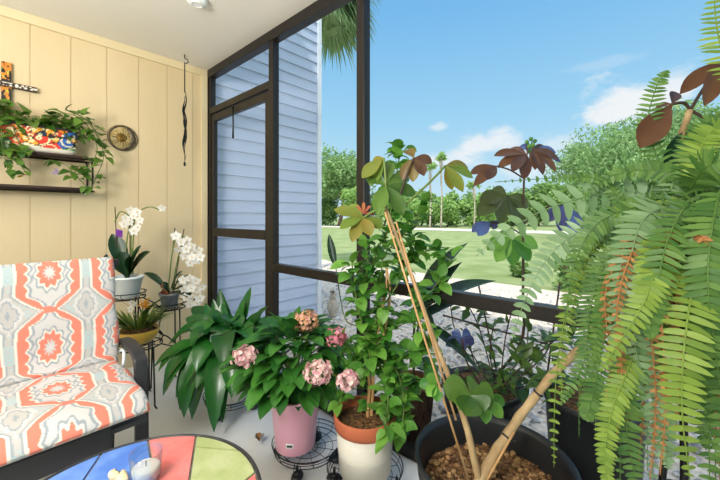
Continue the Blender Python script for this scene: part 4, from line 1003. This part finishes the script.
    build(ms, 'stem', M['stem'], t); build(mb, 'foliage', M['vine'], t)
    # brown pot with strap leaves
    c = onY(413, 385, 1.60); c = V((c.x, 1.60, GZ)); t = thing('strap_leaf_plant', 'dark strap leaved plant in a brown clay pot just outside the screen', 'potted plant', c)
    pot(t, c, .085, .115, .31, mat('brown_clay', '#7b5440', .8, '#664332', 14, bump=.2))
    mb = MB(); 
    for k in range(14):
        a0 = 2*PI*k/14
        for s in (1, -1):
            mb.tube([c+V(((.09+.027*q)*math.cos(a0+s*q*.9), (.09+.027*q)*math.sin(a0+s*q*.9), .03+.27*q)) for q in [i/8 for i in range(9)]], .0018, 5)
    build(mb, 'wire_netting', M['darkstem'], t)
    mb = MB(); ms = MB(); base = c+V((0, 0, .29)); D = 1.85
    for tip, ct, w, dd in (((496, 281), (440, 262), .095, .0), ((468, 243), (430, 265), .12, -.05), ((462, 262), (425, 300), .09, .05), ((470, 300), (425, 275), .065, .1), ((480, 372), (440, 318), .055, -.05), ((436, 330), (425, 320), .05, .02)):
        k_ = onY(ct[0]*.35+408*.65, 312+random.uniform(-10, 12), 1.6); tp_ = onY(tip[0], tip[1], 1.52+dd*.6); ms.tube(bez(base, base.lerp(k_, .6)+V((0, 0, .02)), k_, 6), .004, 5)
        blade_leaf(mb, ms, k_, k_.lerp(tp_, .5)+V((0, 0, .05)), tp_, w, .08, 'lance', V((.45, -.5, .75)), .25, 16, 1)
    e0, e1, e2 = onY(345, 318, 1.58), onY(336, 268, 1.56), onY(329, 234, 1.55); ms.tube(smooth_path([base, base.lerp(e0, .7)+V((0, 0, .03)), e0, e1], 5), .004, 5)
    mb.strip(bez(e1, e1.lerp(e2, .5)+V((-.008, 0, 0)), e2, 10), [max(.04, SHAPE['ellip'](i/10))*.026 for i in range(11)], V((.5, -.7, .2)), .3, 2)
    build(mb, 'foliage', M['glossy'], t); build(ms, 'stem', M['stem'], t)
M['purple_skyleaf'] = leafmat('purple_sky_sheen_leaf', '#3c3a66', '#5068a0', .25, .1); M['palmdark'] = leafmat('dark_palmate_leaf', '#3a4a22', '#566234', .35, .25)  # purple leaf; its blue tone is sky reflection put into the colour
outside_pots()

# ================================================================ goose statue
def goose():
    c = onZ(333, 316, GZ); c = V((c.x+.25, c.y+.0, GZ)); p = onY(333, 316, c.y); c = V((p.x, c.y, GZ)); D = c.length
    t = thing('garden_statue', 'small white stone bird statue by the siding corner outside', 'statue', c)
    ht = .30; stone = mat('white_cast_stone', '#c9c0ae', .8, '#a89f90', 25, bump=.3)
    mb = MB(); mb.lathe(c, [(.001, 0), (.055, 0), (.06, .02), (.05, .035), (.001, .036)], 24, cap0=False); build(mb, 'base', stone, t)
    mb = MB(); s = V((.74, -.67, 0))
    path = [c+V((0, 0, .03)), c+V((0, 0, .08)), c+V((0, 0, .13)), c+s*.002+V((0, 0, .18)), c+s*.006+V((0, 0, .22)), c+s*.010+V((0, 0, .26)), c+s*.018+V((0, 0, .285))]
    mb.tube(smooth_path(path, 5), [.045+.03*math.sin(PI*min(1, i/18)) if i < 18 else max(.028, .045-.0018*(i-18)) for i in range(31)], 16)
    build(mb, 'body', stone, t)
    mb = MB(); mb.ball(c+s*.022+V((0, 0, .30)), .040, 16, 12, (1.05, 1.0, .95)); build(mb, 'head', stone, t)
    mb = MB(); mb.tube([c+s*.05+V((0, 0, .302)), c+s*.085+V((0, 0, .315)), c+s*.115+V((0, 0, .318))], [.016, .011, .004], 10); build(mb, 'beak', mat('grey_beak', '#4a443c', .7), t)
goose()

# ================================================================ fern
def frond(t, pts, nP, pl, mname, pw=.012, taper=.75, ref=None, rev=.35, jit=.15, name='frond', rj=.3):
    path = smooth_path(pts, 10); n = len(path); mb = MB(); mb.tube(path, lerp_r(.0022, .0009, n), 5)
    for i in range(nP):
        f = .05+.95*i/nP; q = f*(n-1); k = min(int(q), n-2); p = path[k].lerp(path[k+1], q-k)
        T = (path[min(k+2, n-1)]-path[max(k-1, 0)]).normalized()
        r = ref or V((0, 0, 1)); sd = T.cross(r)
        if sd.length < .1: sd = T.cross(V((.6, -.6, .2)))
        sd.normalize(); up = sd.cross(T)
        env = (min(1, .55+f*2.2))*(1-f**2.6)**taper if f < 1 else 0
        L = pl*max(.12, env)
        for s in (-1, 1):
            d = (sd*s+T*rev+up*random.uniform(-.4, .2)).normalized()
            mb.leaf(p, d, L*random.uniform(.9, 1.08), min(pw, L*.4)*2, random.uniform(.05, .05+jit), 'pinna', up+V((random.uniform(-rj, rj), random.uniform(-rj, rj), 0)), .15, 4, 1)
    return build(mb, name, M[mname], t)
def fern():
    B = P(692, 262, .84); zb = .93
    st = thing('pedestal_stand', 'tall black metal plant stand under the big fern', 'plant stand', (B.x, B.y, 0))
    mb = MB(); mb.lathe((B.x, B.y, zb-.02), [(.001, 0), (.12, 0), (.12, .012), (.001, .012)], 36, cap0=False); build(mb, 'top_plate', M['blackwire'], st)
    for k in range(3):
        a = 2*PI*k/3+.3; e = V((math.cos(a), math.sin(a), 0)); q = V((B.x, B.y, 0)); mb = MB(); mb.tube(smooth_path([q+e*.1+V((0, 0, zb-.02)), q+e*.07+V((0, 0, .5)), q+e*.16+V((0, 0, .008))], 6), .008, 8); build(mb, 'leg', M['blackwire'], st)
    mb = MB(); mb.ring((B.x, B.y, .45), .075, .005, 30); build(mb, 'stretcher', M['blackwire'], st)
    c = V((B.x, B.y, zb-.008)); t = thing('boston_fern', 'huge bushy fern with arching and hanging fronds at the right edge', 'fern', c)
    pot(t, c, .085, .12, .17, M['blackplastic'])
    O = c+V((0, 0, .17))
    def F(pts, nP, pl, m, **k): frond(t, [P(*q) for q in pts], nP, pl, m, **k)
    face = V((.18, -.95, .3))
    # the long fronds
    F([(668, 205, .86), (635, 192, .90), (590, 196, .93), (545, 210, .95), (505, 232, .96), (476, 256, .96)], 17, .064, 'fernpale', pw=0.0110, ref=face)
    F([(655, 228, .82), (615, 226, .87), (575, 234, .90), (545, 262, .92), (525, 300, .92), (512, 340, .91)], 27, .050, 'fernpale', pw=0.0075, ref=face)
    F([(690, 215, .74), (665, 208, .72), (642, 222, .70), (630, 262, .68), (622, 315, .67), (612, 370, .68)], 30, .050, 'fernpale', pw=0.0063, ref=face)
    F([(700, 245, .66), (692, 290, .60), (684, 350, .57), (682, 410, .56), (690, 480, .57)], 30, .044, 'fernyel', pw=0.0058, ref=face, rev=.12)
    F([(720, 190, .64), (712, 230, .60), (708, 285, .58), (715, 350, .58), (725, 420, .59)], 32, .046, 'fern', pw=0.0059, ref=face)
    F([(676, 210, .85), (660, 165, .88), (648, 125, .9), (656, 88, .9), (668, 70, .9)], 30, .040, 'fern', pw=0.0041, ref=face)
    F([(735, 80, .75), (722, 50, .78), (716, 20, .80), (714, -10, .82)], 18, .040, 'fernyel', pw=0.0044, ref=face)
    F([(640, 235, .8), (606, 262, .82), (590, 310, .82), (585, 360, .81), (560, 405, .80)], 44, .040, 'fern', pw=0.0044, ref=face)
    F([(650, 240, .78), (618, 280, .78), (604, 340, .78), (592, 400, .78), (585, 420, .78)], 44, .045, 'fern', pw=0.0048, ref=face)
    F([(660, 270, .72), (640, 330, .68), (625, 380, .66), (628, 440, .66), (640, 500, .66)], 38, .044, 'fern', pw=0.0052, ref=face)
    F([(655, 300, .7), (632, 360, .66), (612, 410, .64), (605, 460, .64), (612, 500, .64)], 40, .028, 'fernyel', pw=0.0044, ref=face)
    F([(660, 250, .75), (640, 290, .70), (636, 350, .66), (660, 420, .64), (668, 470, .64)], 36, .046, 'fernpale', pw=0.0055, ref=face)
    F([(700, 250, .68), (715, 310, .62), (722, 380, .60), (722, 470, .60)], 36, .042, 'fern', pw=0.0052, ref=face)
    F([(690, 235, .70), (660, 250, .64), (645, 300, .60), (600, 372, .62)], 38, .038, 'fernyel', pw=0.0048, ref=face)
    F([(700, 185, .78), (690, 160, .80), (700, 130, .82), (725, 110, .82)], 26, .042, 'fern', pw=0.0048, ref=face)
    F([(655, 215, .85), (625, 205, .88), (600, 180, .92), (560, 178, .95), (495, 182, .98)], 34, .022, 'fern', pw=0.0045, ref=face)
    F([(690, 190, .72), (705, 168, .66), (730, 160, .62)], 24, .042, 'fern', pw=0.0048, ref=face)
    F([(715, 225, .68), (690, 205, .66), (668, 240, .62), (655, 300, .60), (650, 340, .60)], 36, .040, 'fern', pw=0.0050, ref=face)
    F([(700, 200, .8), (680, 178, .82), (650, 170, .86), (612, 176, .9), (580, 200, .92)], 34, .034, 'fern', pw=0.0044, ref=face)
    F([(680, 220, .8), (650, 205, .8), (600, 222, .82), (575, 262, .84), (565, 320, .84)], 40, .038, 'fern', pw=0.0044, ref=face)
    F([(700, 190, .75), (700, 150, .75), (718, 128, .75), (740, 140, .74)], 26, .042, 'fernyel', pw=0.0044, ref=face)
    F([(670, 240, .76), (655, 270, .74), (660, 330, .72), (668, 390, .72), (662, 440, .72)], 40, .040, 'fern', pw=0.0048, ref=face)
    F([(690, 260, .7), (705, 320, .68), (700, 390, .67), (706, 450, .67)], 38, .040, 'fern', pw=0.0048, ref=face)
    mats = ['fern', 'fern', 'fernpale', 'fernyel', 'fern']
    for k in range(52):
        a = random.uniform(0, 2*PI); e = V((math.cos(a), math.sin(a), 0)); r = random.uniform(.12, .32)
        if (O+e*r).y > SY-.06: r = max(.08, (SY-.08-O.y)/max(.05, e.y))
        drop = random.uniform(.12, .62); pts = [O+e*.03, O+e*r*.45+V((0, 0, random.uniform(.05, .14))), O+e*r*.85+V((0, 0, -.02-drop*.15)), O+e*r+V((0, 0, -drop*.6)), O+e*r*1.02+V((0, 0, -drop))]
        if min((q-V((0, 0, CAMH))).length for q in pts) < .42: continue
        frond(t, pts, 40, random.uniform(.028, .042), random.choice(mats), pw=.0043, ref=face if random.random() < .6 else V((e.x, e.y, .6)))
    for k in range(16):
        a = random.uniform(0, 2*PI); e = V((math.cos(a), math.sin(a), 0)); r = random.uniform(.06, .17); drop = random.uniform(.2, .6)
        pts = [O+e*.05, O+e*r+V((0, 0, .02)), O+e*r*1.1+V((0, 0, -drop*.5)), O+e*r*1.05+V((0, 0, -drop))]
        frond(t, pts, 40, .024, 'ferndead', pw=.005, ref=face, jit=1.0, name='dried_frond')
    for px, y1, d in ((618, 440, .655), (606, 415, .72), (662, 475, .60), (652, 480, .64), (702, 260, .60), (668, 300, .68), (716, 440, .64), (628, 430, .68), (645, 400, .67), (676, 440, .65), (640, 470, .70)):
        x0 = 690+(px-690)*.35
        F([(x0, 245, .78), ((x0+px)/2, 236, d+.05), (px, 225+(y1-225)*.35, d), (px+4, 225+(y1-225)*.7, d), (px-2, y1, d)], 46, .015, 'ferndead', pw=.0032, jit=1.4, ref=face, rj=1.6, name='dried_frond')
fern()

# ================================================================ gravel stones (uncountable)
mb = MB()
for k in range(5200):
    if k < 3400: x = random.uniform(-4.2, 1.2); y = SY+.1+random.random()**1.5*2.6
    else: x = random.uniform(-7, 2); y = random.uniform(2, 6)
    s = random.uniform(.012, .03); z = GZ+s*.2; a = random.random()*PI; sx, sy, sz = s*random.uniform(.8, 1.4), s*random.uniform(.7, 1.1), s*random.uniform(.5, .8)
    ca, sa = math.cos(a), math.sin(a)
    pts = [(sx, 0, 0), (0, sy, 0), (-sx, 0, 0), (0, -sy, 0), (sx*.3, sy*.2, sz), (-sx*.3, -sy*.2, sz*.9)]
    if x < WX-.0 and y < SYE+.1: continue
    mb.add([(x+px*ca-py*sa, y+px*sa+py*ca, z+pz) for px, py, pz in pts], [(0, 1, 4), (1, 2, 5), (1, 5, 4), (2, 3, 5), (3, 0, 4), (3, 4, 5)])
tag(build(mb, 'gravel', M['stone'], smooth=False), 'loose white gravel stones spread on the ground outside the screen', 'gravel', kind='stuff')

# ================================================================ trees and shrubs outdoors
def clump_crown(mb, c, R, n, leaf, clumps=14, sq=.8, hang=0, lr=.5):
    cs = []
    for k in range(clumps):
        u = V((random.gauss(0, 1), random.gauss(0, 1), random.gauss(0, 1))).normalized()*random.uniform(.25, .85); cs.append((c+V((u.x*R, u.y*R, u.z*R*sq)), R*random.uniform(.25, .45)))
    for k in range(n):
        cc, r = random.choice(cs); u = V((random.gauss(0, 1), random.gauss(0, 1), random.gauss(0, 1))).normalized()*r*random.random()**.4; p = cc+V((u.x, u.y, u.z*.8))
        d = V((random.uniform(-1, 1), random.uniform(-1, 1), random.uniform(-1, .5)-hang)).normalized(); s = V((random.uniform(-1, 1), random.uniform(-1, 1), random.uniform(-1, 1))).cross(d).normalized()
        L = leaf*random.uniform(.6, 1.4); w = L*lr*.5
        mb.add([p, p+d*L*.5+s*w, p+d*L, p+d*L*.5-s*w], [(0, 1, 2, 3)])
    return cs
def tree(name, label, px, py_top, dep, R, mleaf, n, leaf, trunkm='trunk', group=None, sq=.8, hang=0, tr=.12, clumps=14, lr=.5, cat='tree'):
    b = P(px, 217, dep); top = CAMH+(HY-py_top)/FPX*dep; b = V((b.x, b.y, GZ)); t = thing(name, label, cat, b, group)
    c = V((b.x, b.y, max(top-R*sq*1.05, R*sq*.9))); mb = MB(); cs = clump_crown(mb, c, R, n, leaf, clumps, sq, hang, lr); build(mb, 'crown', M[mleaf], t, smooth=False)
    mt = MB(); mt.tube(smooth_path([b, b.lerp(c, .5)+V((.1*R, .05*R, 0)), c+V((0, 0, R*.3))], 4), lerp_r(tr, tr*.4, 9), 8)
    for cc, r in cs[:7]: mt.tube(bez(b.lerp(c, .6), c.lerp(cc, .4), cc, 5), lerp_r(tr*.4, tr*.1, 6), 5)
    build(mt, 'trunk', M[trunkm], t)
    return t
tree('willow_tree', 'large airy grey green willowy tree on the lawn at right', 668, 84, 15, 3.9, 'treea', 42000, .20, hang=.5, tr=.16, clumps=60, lr=.34, sq=.85)
tree('willow_tree', 'lower grey green spreading tree on the lawn left of the large willowy tree', 604, 124, 18.5, 2.3, 'treea', 16000, .2, hang=.4, tr=.09, clumps=30, lr=.36, sq=1.0)
tree('oak_tree', 'tall rounded grey green tree across the road beside the siding', 339, 146, 46, 5.0, 'treea', 14000, .46, tr=.3, clumps=40)
tree('young_tree', 'small bright green tree in front of the tall rounded tree', 352, 184, 40, 1.6, 'treec', 1800, .34, tr=.1, clumps=9)
G = 'trees along the far side of the road'
row = [(384, 186, 44, 2.6, 'treeb'), (402, 192, 41, 2.2, 'treec'), (421, 190, 43, 2.5, 'treeb'), (447, 194, 42, 2.4, 'treec'), (468, 190, 44, 2.7, 'treeb'), (490, 194, 41, 2.4, 'treec'), (512, 188, 43, 2.6, 'treeb'), (538, 180, 42, 3.0, 'treeb'), (566, 176, 44, 3.0, 'treec'), (600, 178, 43, 3.2, 'treeb'), (640, 176, 44, 3.4, 'treeb'), (690, 176, 44, 3.4, 'treec'), (322, 192, 46, 2.6, 'treeb')]
desc = ['bushy mid green tree right of the bronze post across the road', 'rounded bright green tree behind the bronze leaf rosettes', 'mid green tree left of the two slim pale trunks', 'bright green tree just right of the slim pale trunks', 'mid green tree across the road left of the bronze sapling', 'bright green tree behind the sapling dark leaves', 'mid green tree directly behind the sapling stem', 'mid green taller tree across the road right of the sapling', 'bright green tree behind the low spreading tree', 'mid green tree showing behind the arching fern frond', 'mid green tree behind the large willowy tree', 'bright green tree behind the hanging fern', 'mid green tree half hidden by the siding corner']
for (px, py, d, R, m_), lab in zip(row, desc): tree('roadside_tree', lab, px, py, d+(4 if m_ == 'treeb' else 0), R*1.3, m_, 6000, .42, group=G, tr=.14, clumps=22, sq=.72)
for px, py, lab in ((441, 152, 'slim bare pale trunk with a small tuft, right one of the pair'), (430, 160, 'slim bare pale trunk with a small tuft, left one of the pair'), (474, 178, 'slim pale trunk with a tuft left of the sapling')):
    tree('slender_tree', lab, px, py, 36.8, .75, 'treec', 260, .3, 'palebark', 'slim trunks on the verge', tr=.10, clumps=6)
# dark clipped shrub by the gravel
def shrub(px, py, R, label, m_):
    b = onZ(px, py, GZ); b.z = GZ; t = thing('garden_shrub', label, 'shrub', b, 'shrubs beside the gravel'); mb = MB(); clump_crown(mb, b+V((0, 0, R*.75)), R, 2600, .07, 16, .85); build(mb, 'foliage', M[m_], t, smooth=False)
    mt = MB()
    for k in range(5): mt.tube([b, b+V((random.uniform(-.5, .5)*R, random.uniform(-.5, .5)*R, R))], .008, 5)
    build(mt, 'stem', M['trunk'], t)
shrub(578, 291, .42, 'round dark green shrub at the lawn edge behind the drooping fern frond', 'treeb')
shrub(520, 276, .22, 'small green shrub at the lawn edge by the sapling', 'treeb')
# cabbage palm behind the siding
def palm():
    dep = 7.6; c = P(314, -4, dep); b = P(300, 217, dep); b = V((b.x, b.y, GZ)); t = thing('cabbage_palm', 'cabbage palm with drooping fan fronds showing beside the siding top', 'palm tree', b)
    mt = MB(); mt.tube([b, b+V((.03, 0, 1.5)), b.lerp(c, .6), c+V((0, 0, -.1))], [.17, .15, .14, .15], 14); build(mt, 'trunk', M['palebark'], t)
    right = V((math.cos(YAW), math.sin(YAW), 0))
    for k in range(40):
        if k < 24: a = random.uniform(-1.0, 1.0); e = (right*math.cos(a)+V((-right.y, right.x, 0))*math.sin(a))
        else: a = random.uniform(0, 2*PI); e = V((math.cos(a), math.sin(a), 0))
        el = random.uniform(-.9, .5) if k < 24 else random.uniform(-.5, .8); d = (e+V((0, 0, el))).normalized(); L0 = random.uniform(.45, .75); mb = MB(); p = c+d*L0; mb.tube([c, c+d*L0*.5+V((0, 0, .03)), p], .012, 5)
        sd = d.cross(V((0, 0, 1))).normalized(); up = sd.cross(d)
        for q in range(26):
            an = -1.75+3.5*q/25; dd = (d*math.cos(an*.8)+sd*math.sin(an*.8)+up*.1).normalized(); mb.leaf(p, dd, random.uniform(.75, 1.15), .046, random.uniform(.9, 1.7), 'lance', up, .3, 6, 1)
        build(mb, 'frond', M['palmf'], t)
palm()
